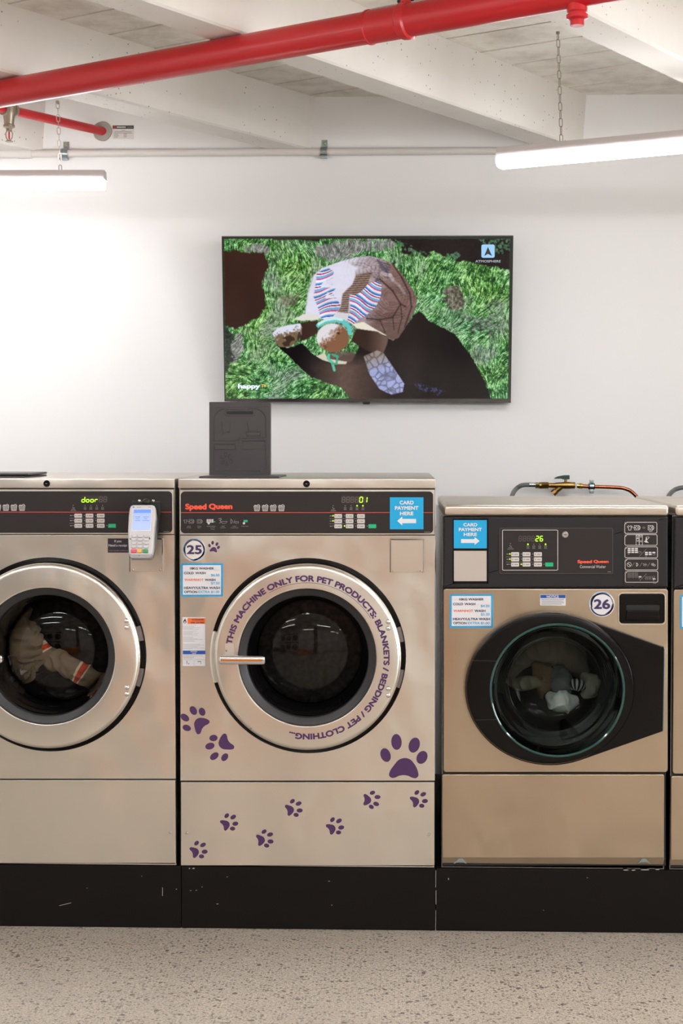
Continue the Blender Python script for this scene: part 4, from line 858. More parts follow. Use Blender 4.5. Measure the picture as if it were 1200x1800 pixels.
def small_washer(ox, label, num, main):
    def Q(px, py, y=0.0): return P(px, py, y)+Vector((ox, 0, 0))
    hc = Q(978, 1212, -.03); xl, xr = Q(776, 1200).x, Q(1172, 1200).x; zt = Q(975, 887.5, -.006).z; zl = Q(975, 907).z
    root = thing('compact_washing_machine', Vector(((xl+xr)/2, .35, PTZ)), label, 'washing machine', 'compact brown steel washing machines')
    SIDE = mat('dark glossy side steel', (120, 118, 118), .14, 1.0)
    mb = MB(); open_box(mb, xl+.001, xr-.002, .012, .80, PTZ, zl+.002, SIDE); mb.build('cabinet', root)
    fr = MB(); ring_plate(fr, xz([Q(778, 1030), Q(1171, 1030), Q(1171, 1523), Q(778, 1523)]), (hc.x, hc.z), .204, .010, .013, BLKM); fr.build('inner_chassis', root)
    bm_ = MB(); bm_.box((xl+.006, -.008, zl), (xr+.001, .81, zt), STEEL_BL, .010, 4); bm_.build('top_lid', root)
    # console
    cs = MB().prism([Q(*p, -.006) for p in rrect(779, 908.5, 1173.5, 1033, 1.5)], Vector((0, .2, 0)), BLK, .004, 3).build('console', root)
    y1 = -.0072
    mb = MB()
    for a, b_, c_, d_ in ((795.5, 911.5, 858, 914), (795.5, 1021.5, 858, 1026), (795.5, 911.5, 797.5, 1026), (855.5, 911.5, 858, 1026), (795.5, 964.5, 858, 968)): mb.prism([Q(*p, y1) for p in [(a, b_), (c_, b_), (c_, d_), (a, d_)]], Vector((0, .002, 0)), BLKG, .0005, 1)
    mb.build('card_bay_frame', cs)
    if main: card_sign(Q, cs, 797.3, 914.2, 855.4, 963.8, True, -.0070)
    MB().prism([Q(*p, -.0068) for p in [(797.6, 968.3), (855, 968.3), (855, 1021.5), (797.6, 1021.5)]], Vector((0, .001, 0)), mat('card bay plate', (190, 180, 170), .5, .2)).build('card_bay_plate', cs)
    MB().prism([Q(*p, -.0066) for p in rrect(874.5, 925, 1079.5, 1012, 3)], Vector((0, .001, 0)), BLKM).build('panel_groove', cs)
    cp_ = MB().prism([Q(*p, -.0082) for p in rrect(877, 927.6, 1077.5, 1009.5, 2)], Vector((0, .002, 0)), OVER, .0008, 1).build('control_panel', root)
    yo = -.0082; z8 = lambda a, b_: (870+a/5.4545, 915+b_/5.4545); F = lambda a, b_: Q(*z8(a, b_), yo-.0006)
    ik = Ink(F); ik.stroke(rrect(44, 74, 1126, 508, 12), 3, mat('painted edge highlight', (88, 83, 82), .5), True); ik.b.build('edge_highlight', cp_)  # grey stroke painted as a highlight along the panel rim
    ik = Ink(F); ik.stroke(rrect(70, 91, 600, 476, 10), 5.5, LINE, True)
    leds_x = (314, 370, 427, 483)
    for k, x_ in enumerate(leds_x):
        on = k in (0, 3) and main; ik.ell(x_, 228, 8 if on else 4, 7.5 if on else 4, LIT if on else GREYP, n=10); ik.stroke([(x_-10, 243), (x_+10, 243), (x_+10, 255), (x_-10, 255)], 3, GREYP, True); ik.text(('WASH', 'RINSE', 'SPIN', 'DOOR')[k], x_-14, 261, x_+14, 270, GREYP, .02)
    ik.ell(147, 222, 4, 4, GREYP); ik.stroke([(138, 236), (146, 248), (160, 244)], 4, GREYP); ik.text('DOOR', 128, 256, 164, 264, GREYP, .02); ik.text('UNLOCKED', 114, 269, 178, 277, GREYP, .02)
    ik.rect(1078, 489, 1110, 494, GREYP); ik.build('panel_print', cp_)
    ik = Ink(F); ik.text('Speed', 789, 378, 928, 418, ORNG, .055); ik.text('Queen', 942, 378, 1087, 412, ORNG, .055); ik.build('maker_logo', cp_, 'orange maker lettering')
    ik = Ink(F); ik.text('Commercial Washer', 812, 428, 1060, 456, LINE, .0); ik.build('maker_subtitle', cp_)
    for k in range(6):
        ik = Ink(F); on = main and k > 3; digit(ik, '26'[k-4] if on else '8', 226+k*40.5, 150, 25, 47, LIT if on else DIMSEG, 7.5 if on else 5); ik.b.build('display_digit', cp_)
    key_block(Q, cp_, yo, z8(153, 0)[0], z8(0, 304)[1], 20.0, 9.05, 14.0, 7.1, {(0, 0), (0, 1), (1, 2)} if main else set(), True, None)
    lk = Q(992.9, 939.8, yo); mb = MB(); mb.lathe(lk, (0, -1, 0), [(.0001, .003), (.005, .003), (.0055, .0045), (.0078, .0045), (.0092, .003), (.0095, 0)], mat('lock metal', (190, 184, 180), .3, .8), 24); mb.box((lk.x-.004, lk.y-.0042, lk.z-.001), (lk.x+.004, lk.y-.003, lk.z+.001), BLKM); mb.build('lock', cp_)
    # instruction strip
    zc_ = lambda a, b_: (1085+a/12.857, 900+b_/12.857)
    sp = MB().prism([Q(*zc_(*p), -.0072) for p in rrect(128, 165, 942, 1652, 45)], Vector((0, .0014, 0)), OVER, .0005, 1).build('instruction_panel', root)
    ik = Ink(lambda a, b_: Q(*zc_(a, b_), -.0080)); W8 = 12
    for n_, (x0, y0_, x1, y1_) in enumerate(((162, 232, 888, 483), (164, 510, 893, 752), (166, 788, 902, 1033), (172, 1062, 907, 1307), (175, 1337, 910, 1588))):
        pts = rrect(x0, y0_, x1, y1_, 32, 4); pts = [p for p in pts if not (p[0] < x0+34 and p[1] < y0_+34)]; pts += [(x0, y0_+42), (x0+22, y0_+36), (x0+48, y0_)]
        ik.stroke(pts, W8, LINE, True); ik.text('12345'[n_], x0+4, y0_-2, x0+18, y0_+24, LINE, .02)
    tee(ik, 276, 358, 55, 10, LINE); ik.stroke([(340, 355), (420, 355)], 9, LINE); mini(ik, 430, 355, 50, 9, LINE); ik.stroke([(570, 345), (595, 345), (595, 330), (625, 355), (595, 380), (595, 365), (570, 365)], 6, GREYP, True); mini(ik, 740, 355, 50, 9, LINE); ik.stroke([(710, 430), (735, 438), (790, 428)], 9, LINE)
    for a in (418, 492): ik.stroke([(a, 520), (a+70, 520), (a+70, 748), (a, 748)], 9, LINE, True)
    for a, b_ in ((455, 545), (455, 640), (528, 545), (528, 650)): ik.stroke([(a-22, b_-15), (a-12, b_+15), (a+12, b_+15), (a+22, b_-15)], 8, LINE); ik.rect(a-24, b_+24, a+24, b_+32, GREYP)
    ik.rect(430, 585, 478, 608, LINE); ik.poly([(640, 575), (670, 590), (660, 640), (690, 690), (640, 692), (590, 662), (630, 650)], LINE); ik.stroke([(640, 570), (700, 560), (715, 580), (670, 625)], 8, LINE, True); ik.ell(685, 688, 20, 8, LINE)
    for i in range(3):
        for j in range(3): ik.rect(228+i*82, 812+j*42, 295+i*82, 842+j*42, LINE); ik.stroke([(p[0], p[1]) for p in rrect(230+i*82, 1366+j*42, 292+i*82, 1396+j*42, 13, 3)], 6, GREYP, True)
    ik.stroke([(490, 1003), (652, 838)], 7, GREYP); ik.stroke(rrect(465, 893, 535, 925, 12, 3), 7, GREYP, True); ik.ring(250, 945, 18, 6, GREYP, 12)
    for i in range(3):
        for j in range(2): 
            if not (i == 2 and j == 1): ik.rect(620+i*84, 900+j*42, 685+i*84, 932+j*42, LINE)
            ik.stroke(rrect(625+i*80, 1455+j*40, 682+i*80, 1484+j*40, 12, 3), 6, GREYP, True)
    ik.stroke(rrect(787, 942, 850, 975, 12, 3), 7, GREYP, True); ik.ring(645, 992, 18, 6, GREYP, 12)
    ik.ring(262, 1188, 48, 9, LINE, 20); ik.stroke([(235, 1160), (290, 1218)], 12, LINE)
    for a in (325, 500, 675): ik.stroke([(a, 1232), (a+56, 1146)], 7, GREYP)
    ik.stroke([(415, 1150), (448, 1158), (465, 1188), (448, 1216), (425, 1225), (430, 1160)], 9, LINE, True); ik.stroke([(570, 1165), (640, 1165), (665, 1190), (640, 1215), (590, 1215), (585, 1175)], 8, GREYP, True); ik.stroke([(600, 1190), (640, 1190)], 9, LINE)
    ik.ell(795, 1185, 38, 32, GREYP); ik.ring(835, 1205, 20, 7, LINE, 12); ik.rect(478, 1450, 540, 1478, LINE); ik.ring(492, 1495, 16, 6, GREYP, 12); ik.stroke([(498, 1558), (655, 1392)], 7, GREYP); ik.rect(797, 1500, 858, 1526, LINE); ik.ring(812, 1548, 14, 6, GREYP, 12); ik.rect(800, 1604, 875, 1614, GREYP)
    ik.build('instruction_print', sp)
    # front panel with the door hole and the handle bay
    mp = MB(); ring_plate(mp, xz([Q(*p) for p in rrect(779, 1035, 1173.5, 1357.5, 5)]), (hc.x, hc.z), .204, 0, .008, STEEL_B, .0035); mp.build('front_panel', root)
    lp = MB(); lp.prism([Q(*p) for p in rrect(776.5, 1361, 1167.5, 1509, 4, 4, '1001')], Vector((0, .010, 0)), STEEL_B, .0035, 3)
    a, b_ = Q(776.5, 1508), Q(1167.5, 1508); zb = Q(800, 1520.5).z
    lp.add([a, b_, (b_.x-.002, .012, zb), (a.x+.002, .012, zb), (a.x, .02, a.z), (b_.x, .02, b_.z)], [(0, 1, 2, 3), (0, 3, 4), (1, 5, 2)], STEEL_B); lpo = lp.build('lower_panel', root)
    for x_ in (808.5, 1131.5): MB().prism([Q(x_+u, v, -.001) for u, v in ((-11, 1518.5), (-3, 1509.5), (3, 1509.5), (11, 1518.5), (4, 1516), (-4, 1516))], Vector((0, .01, 0)), ZINC, .0006, 1).build('clip', lpo)
    # handle bay
    hbk = MB(); hbk.prism([Q(*p, -.0025) for p in rrect(1085.5, 1041.5, 1170, 1099, 8)], Vector((0, .002, 0)), STEEL_BL, .0012, 2); hbk.build('handle_bay_rim', root)
    hb = MB(); o_ = rrect(1088, 1043.5, 1168, 1096, 6); i1 = rrect(1093, 1047, 1164, 1092, 6); i2 = rrect(1101, 1069, 1158, 1088, 3)
    def loft(mb, loops, m):
        k = len(loops[0]); vs = [p for L in loops for p in L]; mb.add(vs, [(a_*k+i, a_*k+(i+1) % k, (a_+1)*k+(i+1) % k, (a_+1)*k+i) for a_ in range(len(loops)-1) for i in range(k)]+[[(len(loops)-1)*k+i for i in range(k)]], m)
    loft(hb, [[Q(*p, -.003) for p in o_], [Q(*p, -.0045) for p in i1]], BLKG)
    hbo = hb.build('handle_bay', root)
    mb = MB(); mb.prism([Q(*p, -.012) for p in [(1102, 1073), (1157, 1073), (1160, 1090), (1099, 1090)]], Vector((0, .010, 0)), BLKG, .003, 3); mb.build('door_pull', hbo)
    ik = Ink(lambda a_, b2: Q(a_, b2, -.0050)); ik.poly(rrect(1100, 1063.5, 1159, 1073, 3), BLKM); ik.b.build('pull_recess', hbo)
    # door: round disc plus flat hinge cover reaching the right edge
    EL = [(967+150*math.cos(t_), 1211+135*math.sin(t_)) for t_ in [2*math.pi*i/72 for i in range(72)]]
    hull_pts = sorted(EL+[(1167.5, 1137.5), (1165, 1286)])
    def half(ps):
        h = []
        for p in ps:
            while len(h) > 1 and (h[-1][0]-h[-2][0])*(p[1]-h[-2][1])-(h[-1][1]-h[-2][1])*(p[0]-h[-2][0]) <= 0: h.pop()
            h.append(p)
        return h[:-1]
    hull = half(hull_pts)+half(hull_pts[::-1])
    mb = MB(); ring_plate(mb, xz([Q(*p, -.026) for p in hull]), (hc.x, hc.z), .200, -.026, -.001, BLKG, .006); mb.build('hinge_cover', root)
    mb = MB(); ring_plate(mb, xz([Q(x_*.992+967*.008, y_*.992+1211*.008, -.045) for x_, y_ in EL]), (hc.x, hc.z), .196, -.045, -.02, mat('door black plastic', (12, 10, 10), .2, spec=.2), .012, n=120); dr = mb.build('door', root)
    ik = MB(); 
    for y_, x0, x1 in ((1161, 829, 872), (1265.5, 836, 874)): ik.tube([Q(x0, y_, -.0455), Q(x1, y_+(1 if y_ < 1200 else -1), -.0455)], .0009, RUB, 6)
    ik.build('grip_seams', dr)
    ik = MB().tube([Q(1168, 1140, -.026), Q(1165.5, 1284, -.026)], .0018, ZINC, 8).build('hinge_pin', root)
    c3 = (hc.x, 0, hc.z)
    MB().lathe(c3, (0, 1, 0), [(.197, -.044), (.1965, -.049), (.1935, -.051), (.1905, -.049), (.190, -.044), (.1935, -.040), (.197, -.044)], TEAL, 96).build('glass_rim', root)
    MB().lathe(c3, (0, 1, 0), [(.191, -.048), (.1865, -.046), (.182, -.030), (.174, -.022), (.170, .010), (.162, .040), (.156, .060), (.150, .095), (.135, .125), (.10, .145), (.05, .153), (.0001, .155)], GLASST, 96).build('glass_bowl', root, angle=60)
    MB().lathe(c3, (0, 1, 0), [(.203, -.02), (.200, .02), (.196, .03), (.192, .06), (.188, .07), (.186, .10), (.190, .12)], RUBG, 96).build('door_gasket', root)
    dm = MB().lathe(c3, (0, 1, 0), [(.190, .12), (.238, .13), (.238, .50), (.22, .51), (.0001, .515)], mat('dark drum', (52, 48, 46), .4, .9), 72)
    for k in range(3):
        a = 2*math.pi*k/3+.9; d = Vector((math.cos(a), 0, math.sin(a))); s_ = Vector((-d.z, 0, d.x)); b0 = Vector(c3)
        q_ = [b0+d*.238+s_*.03, b0+d*.19+s_*.008, b0+d*.19-s_*.008, b0+d*.238-s_*.03]; dm.prism([p+Vector((0, .15, 0)) for p in q_], Vector((0, .34, 0)), STEEL_D, .004)
    dm.build('drum', root)
    price_label(Q, root, 790.4, 1044.4, 866.2, 1103.6, '10KG', '$4.20', '$5.20')
    if main:
        nl = MB().prism([Q(*p, -.0010) for p in [(948.8, 1045), (994, 1045.4), (993.8, 1064.6), (949, 1064)]], Vector((0, .0009, 0)), WHITE).build('notice_label', root)
        ik = Ink(lambda a, b_: Q(a, b_, -.0014)); ik.rect(949.6, 1045.6, 993.4, 1051.4, NBLUE)
        for i in range(4): ik.rect(951, 1053.2+i*2.7, 951+(40, 38, 40, 36)[i], 1054.4+i*2.7, INKG)
        ik.b.build('label_blocks', nl); ik = Ink(lambda a, b_: Q(a, b_, -.0018)); ik.text('NOTICE', 961, 1046.6, 982, 1050.8, WHITE, .03, -.2); ik.build('label_lettering', nl)
        number_roundel(Q, root, 1057.7, 1062, 22.4, '26', True)
    return root, Q, hc
w26, Q6, c6 = small_washer(0, 'compact brown steel washing machine number 26 with black teardrop door and laundry turning inside', '26', True)
dx27 = P(1183, 1200).x-P(779.5, 1200).x
w27, Q7, c7 = small_washer(dx27, 'compact brown steel washing machine cut off by the right edge of the photo', '27', False)

# ------------------------------------------------------------------ plinths
def plinth(x0, x1, lab, chips):
    zt = PTZ-.0018; o = thing('plinth', Vector(((x0+x1)/2, .6, 0)), lab, 'plinth', 'black plinths under the washers')
    MB().box((x0, .004, 0), (x1, WY-.01, zt), PLINTH, .003, 2).build('plinth_block', o)
    ik = Ink(lambda a, b_: P(a, b_, .0034)); CH_ = mat('bare chip', (176, 168, 160), .7)
    for c in chips:
        if len(c) == 5: ik.stroke([c[:2], c[2:4]], c[4], CH_)
        else: ik.ell(c[0], c[1], c[2], c[3] if len(c) > 3 else c[2]*.7, CH_, n=7)
    ik.b.build('paint_chips', o)
xs = [P(-210, 1580, .004).x, P(318.5, 1580, .004).x, P(765.5, 1580, .004).x, P(1640, 1580, .004).x]
plinth(xs[0], xs[1]-.0006, 'black painted plinth under the left washing machine', [(104, 1592, 125, 1587, .8), (285.5, 1560, 285.5, 1575, .8), (153, 1561, .8), (249, 1540, .8), (310, 1563, 1.2)])
plinth(xs[1]+.0006, xs[2]-.0008, 'black painted plinth under washing machine 25', [(340, 1526.5, 2.6, 1), (333, 1526.6, 1.4), (399, 1541.5, 1), (382, 1589, 2, .7), (583, 1591, 1.1), (355, 1559, 1), (345, 1565, 1.6, .6), (335, 1565.5, 1.4, .6), (578, 1549, 2, .5)])
plinth(xs[2]+.0008, xs[3], 'black painted plinth under the compact washing machines', [(1100, 1529.3, 5, .9), (1113, 1529.4, 4, .7), (1133, 1529, 8, .9), (1155, 1528.6, 4, .8), (1032, 1543, 1), (955, 1600, .8), (788, 1545, .9, 2), (765.8, 1530, 765.6, 1560, .7), (766, 1565, 766, 1590, .9), (765.8, 1600, 765.4, 1636, .6)])

# ------------------------------------------------------------------ card terminal on washer 24
zt8 = lambda a, b_: (180+a/9.23, 870+b_/9.23)
ta, tb, tc_ = P(*zt8(440, 1030), -.150), P(*zt8(800, 1030), -.150), P(*zt8(460, 160), -.100)
TPL = Plane(ta, tb, tc_); TQ = lambda off: (lambda a, b_: TPL.at(*zt8(a, b_), off)); t0 = TQ(0)
term = thing('card_terminal', t0(640, 1030), 'grey handheld card payment terminal with a lit blue screen, mounted on the left washing machine', 'card terminal')
TG = mat('terminal light grey', (196, 192, 192), .35); TGD = mat('terminal mid grey', (150, 146, 146), .35)
outl = [(500, 160), (800, 158), (838, 172), (856, 215), (860, 340), (842, 520), (828, 690), (822, 860), (806, 950), (770, 975), (460, 975), (424, 950), (416, 800), (412, 560), (422, 350), (440, 215), (462, 172)]
MB().prism([t0(*p) for p in outl], -TPL.n*.022, TG, .005, 4).build('body', term)
low = [(424, 950), (806, 950), (800, 985), (775, 1018), (755, 1030), (465, 1030), (445, 1005)]
MB().prism([TQ(-.004)(*p) for p in low], -TPL.n*.020, TGD, .003, 3).build('chin', term)
back = [(520, 175), (858, 200), (880, 350), (868, 700), (846, 880), (820, 985), (770, 1030), (470, 1030), (440, 960)]
MB().prism([TQ(-.020)(*p) for p in back], -TPL.n*.020, mat('terminal dark grey', (92, 88, 88), .4), .004, 3).build('rear_shell', term)
MB().prism([TQ(.0006)(*p) for p in [(500, 226), (798, 226), (782, 580), (466, 580)]], -TPL.n*.0008, mat('screen bezel', (222, 218, 222), .3)).build('screen_bezel', term)
sc = MB().prism([TQ(.0012)(*p) for p in [(510, 234), (790, 234), (775, 572), (478, 572)]], -TPL.n*.0008, mat('terminal screen', (20, 24, 40), .2, emit=(172, 192, 246), es=.8)).build('screen', term)
ik = Ink(TQ(.0017)); ik.poly([(510, 236), (790, 236), (787, 292), (505, 292)], mat('screen header', (10, 20, 40), .3, emit=(96, 148, 240), es=.9)); ik.b.build('screen_header', sc)
ik = Ink(TQ(.0021)); sb_ = mat('screen ink', (70, 90, 150), .5, emit=(120, 144, 214), es=.7)
for y_, a in ((352, ((520, 612), (655, 750))), (380, ((540, 600), (680, 720))), (410, ((520, 612), (650, 755)))):
    for x0, x1 in a: ik.rect(x0, y_, x1, y_+9, sb_)
ik.b.build('screen_print', sc)
for j, y_ in enumerate((645, 700, 758, 818)):
    for i, x_ in enumerate((474-j*2, 572-j*2, 672-j*2)):
        MB().prism([TQ(.0042)(*p) for p in rrect(x_, y_, x_+80, y_+42, 16, 4)], -TPL.n*.0042, TG, .0015, 3).build('key', term)
for x0, x1, c, n_ in ((460, 550, (214, 66, 84), 'red key'), (565, 635, (238, 172, 52), 'yellow key'), (650, 738, (44, 138, 76), 'green key')):
    k = MB().prism([TQ(.0042)(*p) for p in rrect(x0, 878, x1, 936, 12, 4)], -TPL.n*.0042, mat(n_, c, .4), .0013, 3).build('key', term); k['label'] = n_
ik = Ink(TQ(.0006)); ik.ell(505, 198, 14, 10, mat('maker mark', (60, 80, 170), .5)); ik.rect(555, 194, 625, 204, TGD); ik.rect(738, 192, 785, 202, TGD); ik.ell(452, 712, 7, 16, BLKM); ik.ell(766, 706, 8, 18, BLKM); ik.ell(595, 984, 10, 5, BLKM); ik.b.build('small_marks', term)
# black cradle, ball mount and arm down to the console
cr_ = MB(); cr_.prism([P(*zt8(*p), -.070) for p in [(478, 98), (700, 104), (938, 112), (928, 330), (892, 640), (862, 820), (822, 975), (600, 900), (470, 500)]], Vector((0, .012, 0)), BLKM, .003, 2)
cr_.build('cradle', term)
ba = P(*zt8(712, 110), -.075); bb_ = MB(); bb_.ball((ba.x, ba.y-.002, ba.z), .0115, BLK, (1, .9, .8)); bb_.cyl((ba.x+.004, -.0040, ba.z-.03), (ba.x+.004, -.062, ba.z-.03), .016, BLKM, 24); bb_.cyl((ba.x+.004, -.0040, ba.z-.03), (ba.x+.004, -.012, ba.z-.03), .028, BLKM, 28); bb_.build('ball_mount', term)
for x_ in (598, 826): MB().lathe(P(*zt8(x_, 100), -.0702), (0, -1, 0), [(.0001, .003), (.003, .0026), (.0042, .001), (.0045, 0)], CHROME, 12).build('cradle_screw', term)

# ------------------------------------------------------------------ water connections behind the compact washers
VY = 1.33; zv = lambda a, b_: (880+a/4.8, 820+b_/4.8); V = lambda a, b_, y=VY: P(*zv(a, b_), y)
def smooth_path(pts, n=8):
    out = []; P_ = [Vector(p) for p in pts]; P_ = [P_[0]*2-P_[1]]+P_+[P_[-1]*2-P_[-2]]
    for i in range(1, len(P_)-2):
        a, b_, c, d = P_[i-1:i+3]
        for k in range(n): t_ = k/n; out.append(.5*((2*b_)+(c-a)*t_+(2*a-5*b_+4*c-d)*t_*t_+(3*b_-a-3*c+d)*t_**3))
    return out+[P_[-2]]
def hexa(mb, a, b_, r, m): mb.lathe(a, b_-a, [(.0001, 0), (r*.93, 0), (r, .001), (r, (b_-a).length-.001), (r*.93, (b_-a).length), (.0001, (b_-a).length)], m, 6)
tag(MB().tube(smooth_path([V(70, 520, 1.12), V(78, 330, 1.18), V(98, 238, 1.27), V(128, 190), V(175, 160), V(243, 154)]), .0085, HOSE, 16).build('supply_hose', loc=V(98, 238, 1.27)), 'grey rubber hose rising behind washing machine 26 to the brass valve', 'hose', 'water hoses behind the compact washers')
vl = thing('brass_valve', V(480, 160), 'brass valve with dark green lever behind washing machine 26', 'valve')
mb = MB(); mb.cyl(V(240, 155), V(292, 156), .0088, mat('crimp sleeve', (170, 182, 178), .25, 1), 20); mb.build('crimp_sleeve', vl)
mb = MB(); hexa(mb, V(290, 160), V(326, 161), .0125, BRASSL); mb.cyl(V(326, 161), V(342, 161), .0125, BRASS, 24); mb.build('hose_nut', vl)
mb = MB(); hexa(mb, V(338, 161), V(402, 161), .0135, BRASS); mb.lathe(V(400, 160), V(645, 160)-V(400, 160), [(.0001, 0), (.0095, 0), (.0095, .022), (.011, .034), (.0125, .052), (.0135, .062), (.0135, .082), (.0125, .086), (.0125, .098), (.011, .1), (.0001, .1)], BRASS, 28)
mb.cyl(V(525, 158), V(450, 218), .0105, BRASS, 24, .0098); mb.cyl(V(463, 208), V(438, 230), .0125, BRASS, 8); mb.cyl(V(546, 150), V(546, 104), .0055, BRASS, 16); mb.build('valve_body', vl)
mb = MB(); mb.cyl(V(640, 163), V(658, 164), .0095, BRASSL, 20); mb.cyl(V(655, 164), V(688, 166), .0098, mat('ring brass', (196, 160, 70), .25, 1), 20); mb.cyl(V(668, 165), V(672, 165), .0112, BRASS, 20); mb.build('compression_ring', vl)
MB().prism([V(*p, VY-.007) for p in [(452, 98), (480, 84), (532, 74), (580, 73), (580, 108), (530, 110), (505, 103), (470, 104), (454, 104)]], Vector((0, .014, 0)), LEVER, .002, 3).build('lever', vl)
tag(MB().tube(smooth_path([V(686, 167), V(760, 170), V(900, 174), V(1010, 180), V(1060, 192), V(1100, 212), V(1150, 262), V(1200, 340), V(1230, 520)]), .0072, COPPER, 20).build('copper_pipe', loc=V(860, 172)), 'copper pipe bending down behind washing machine 26', 'pipe')
pc = thing('pipe_bracket', V(765, 165, WY), 'galvanised pipe bracket with rubber lining round the copper pipe', 'pipe clamp')
mb = MB(); cx_ = V(740, 168); cy_ = V(790, 170); mb.cyl(cx_, cy_, .0115, BLKM, 28); mb.build('rubber_lining', pc)
mb = MB(); a = V(747, 168); b_ = V(783, 169); mb.cyl(a, b_, .0128, ZINC, 28)
for sg in (1, -1): mb.box((a.x, VY-.007, a.z+(.011 if sg > 0 else -.026)), (b_.x, VY+.007, a.z+(.026 if sg > 0 else -.011)), ZINC, .0015, 2); mb.cyl(((a.x+b_.x)/2, VY-.012, a.z+sg*.018), ((a.x+b_.x)/2, VY+.01, a.z+sg*.018), .0045, ZINC, 6)
mb.cyl((a.x+.004, VY, a.z), (a.x+.004, WY, a.z), .004, ZINC, 10); mb.build('band', pc)
tag(MB().tube(smooth_path([P(1165, 930, 1.15), P(1170, 890, 1.22), P(1175, 872, 1.28), P(1184, 862, VY), P(1196, 857.5, VY), P(1210, 856.5, VY)]), .0085, HOSE, 16).build('supply_hose', loc=P(1175, 872, 1.28)), 'grey rubber hose rising behind the washing machine at the right edge', 'hose', 'water hoses behind the compact washers')
# braided hose hanging in the gap between 25 and 26
tag(MB().tube(smooth_path([P(770, 905, 1.05), P(766.5, 935, .95), P(768.5, 955, .93), P(766, 985, .93), P(768.5, 1010, .95)]), .006, CHROME, 12).build('braided_hose', loc=P(768, 960, .93)), 'shiny braided hose glimpsed in the gap between washing machines 25 and 26', 'hose')

# ------------------------------------------------------------------ laundry
def vnoise(seed):
    r_ = np.random.default_rng(seed); k = r_.normal(0, 1, (10, 3)); k = k/np.linalg.norm(k, axis=1)[:, None]*r_.uniform(45, 190, (10, 1)); ph = r_.uniform(0, 6.28, 10); am = 45/np.linalg.norm(k, axis=1)
    def f(p): p = np.array(p); q = sum(am[i]*math.sin(k[i]@p+ph[i]+.8*math.sin(k[(i+3) % 10]@p*.6)) for i in range(10)); return (1-abs(math.sin(q*.9)))*1.3-.6
    return f
def cloth_sweep(path, ra, rb, amp, seed, mats, wrap=Vector((0, 1, 0)), rows=150, seg=64):
    """wrinkled tube of cloth: ra/rb half widths along the path, mats = [(upto, material)]"""
    path = smooth_path(path, 16); n = len(path); nz = vnoise(seed); mb = MB(); vs = []
    for i in range(rows+1):
        t_ = i/rows; f_ = t_*(n-1); k = min(int(f_), n-2); p = path[k].lerp(path[k+1], f_-k); d = (path[min(k+1, n-1)]-path[max(k-1, 0)]).normalized()
        b_ = (wrap-d*wrap.dot(d)).normalized(); a = d.cross(b_); A_ = np.interp(t_, [q[0] for q in ra], [q[1] for q in ra]); B_ = np.interp(t_, [q[0] for q in rb], [q[1] for q in rb])
        for j in range(seg):
            an = 2*math.pi*j/seg; c = p+a*(A_*math.cos(an))+b_*(B_*math.sin(an)); nrm = (a*math.cos(an)/max(A_, .004)+b_*math.sin(an)/max(B_, .004)).normalized()
            vs.append(c+nrm*(nz(c)*amp*min(1, A_/.03)))
    m0 = 0
    for i in range(rows):
        t_ = (i+.5)/rows; m = next(m_ for u, m_ in mats if t_ <= u)
        mb.add([], [], m)
        for j in range(seg): l = (j+1) % seg; mb.f.append([i*seg+j, i*seg+l, (i+1)*seg+l, (i+1)*seg+j]); mb.m.append(mb.mi(m))
    mb.v = [tuple(v) for v in vs]; mb.f += [list(range(seg))[::-1], [rows*seg+j for j in range(seg)]]; mb.m += [0, mb.mi(mats[-1][1])]
    return mb
KH = mat('khaki cloth', (134, 116, 92), .85, bump=((500, 500, 500), .2, .001)); ORS = mat('orange stripe cloth', (200, 64, 22), .7); YWS = mat('pale stripe cloth', (226, 208, 176), .7)
def clothy(rgb, name): return mat(name, rgb, .85, noise=((14, 14, 14), 3, .12), bump=((400, 400, 400), .2, .001))
LY = .16
tr = thing('khaki_trousers', P(60, 1180, LY), 'crumpled khaki trousers with orange striped bands behind the glass of the left washing machine', 'trousers')
cloth_sweep([P(66, 1118, LY), P(80, 1150, LY), P(112, 1166, LY-.01), P(140, 1180, LY-.02), P(165, 1196, LY-.01), P(192, 1204, LY)], [(0, .012), (.1, .022), (.3, .034), (.55, .034), (.8, .034), (1, .026)], [(0, .012), (.5, .024), (1, .016)], .006, 4,
            [(.06, KH), (.09, YWS), (.155, ORS), (.175, YWS), (.57, KH), (.59, YWS), (.645, ORS), (.66, YWS), (1, KH)]).build('striped_leg', tr)
cloth_sweep([P(48, 1062, LY+.02), P(28, 1085, LY), P(30, 1120, LY-.01), P(38, 1150, LY-.01), P(30, 1185, LY)], [(0, .018), (.25, .05), (.5, .075), (.8, .072), (1, .03)], [(0, .02), (.4, .045), (1, .025)], .011, 9, [(1, KH)]).build('body', tr)
cloth_sweep([P(70, 1150, LY+.01), P(30, 1170, LY-.01), P(-20, 1150, LY), P(-50, 1120, LY+.02)], [(0, .01), (.2, .05), (.6, .07), (1, .03)], [(0, .01), (.4, .04), (1, .02)], .011, 12, [(1, KH)]).build('folded_leg', tr)
tag(cloth_sweep([P(48, 1178, LY-.03), P(30, 1183, LY-.03), P(10, 1186, LY-.02)], [(0, .004), (.4, .014), (1, .010)], [(0, .004), (.5, .01), (1, .006)], .003, 5, [(1, clothy((196, 192, 186), 'white cloth'))], rows=30, seg=20).build('white_cloth', loc=P(30, 1183, LY-.03)), 'scrap of white cloth below the khaki trousers', 'cloth')
L6 = .235; z6b = lambda a, b_: (850+a/4.615, 1100+b_/4.615); Z = lambda a, b_, y=L6: P(*z6b(a, b_), y)
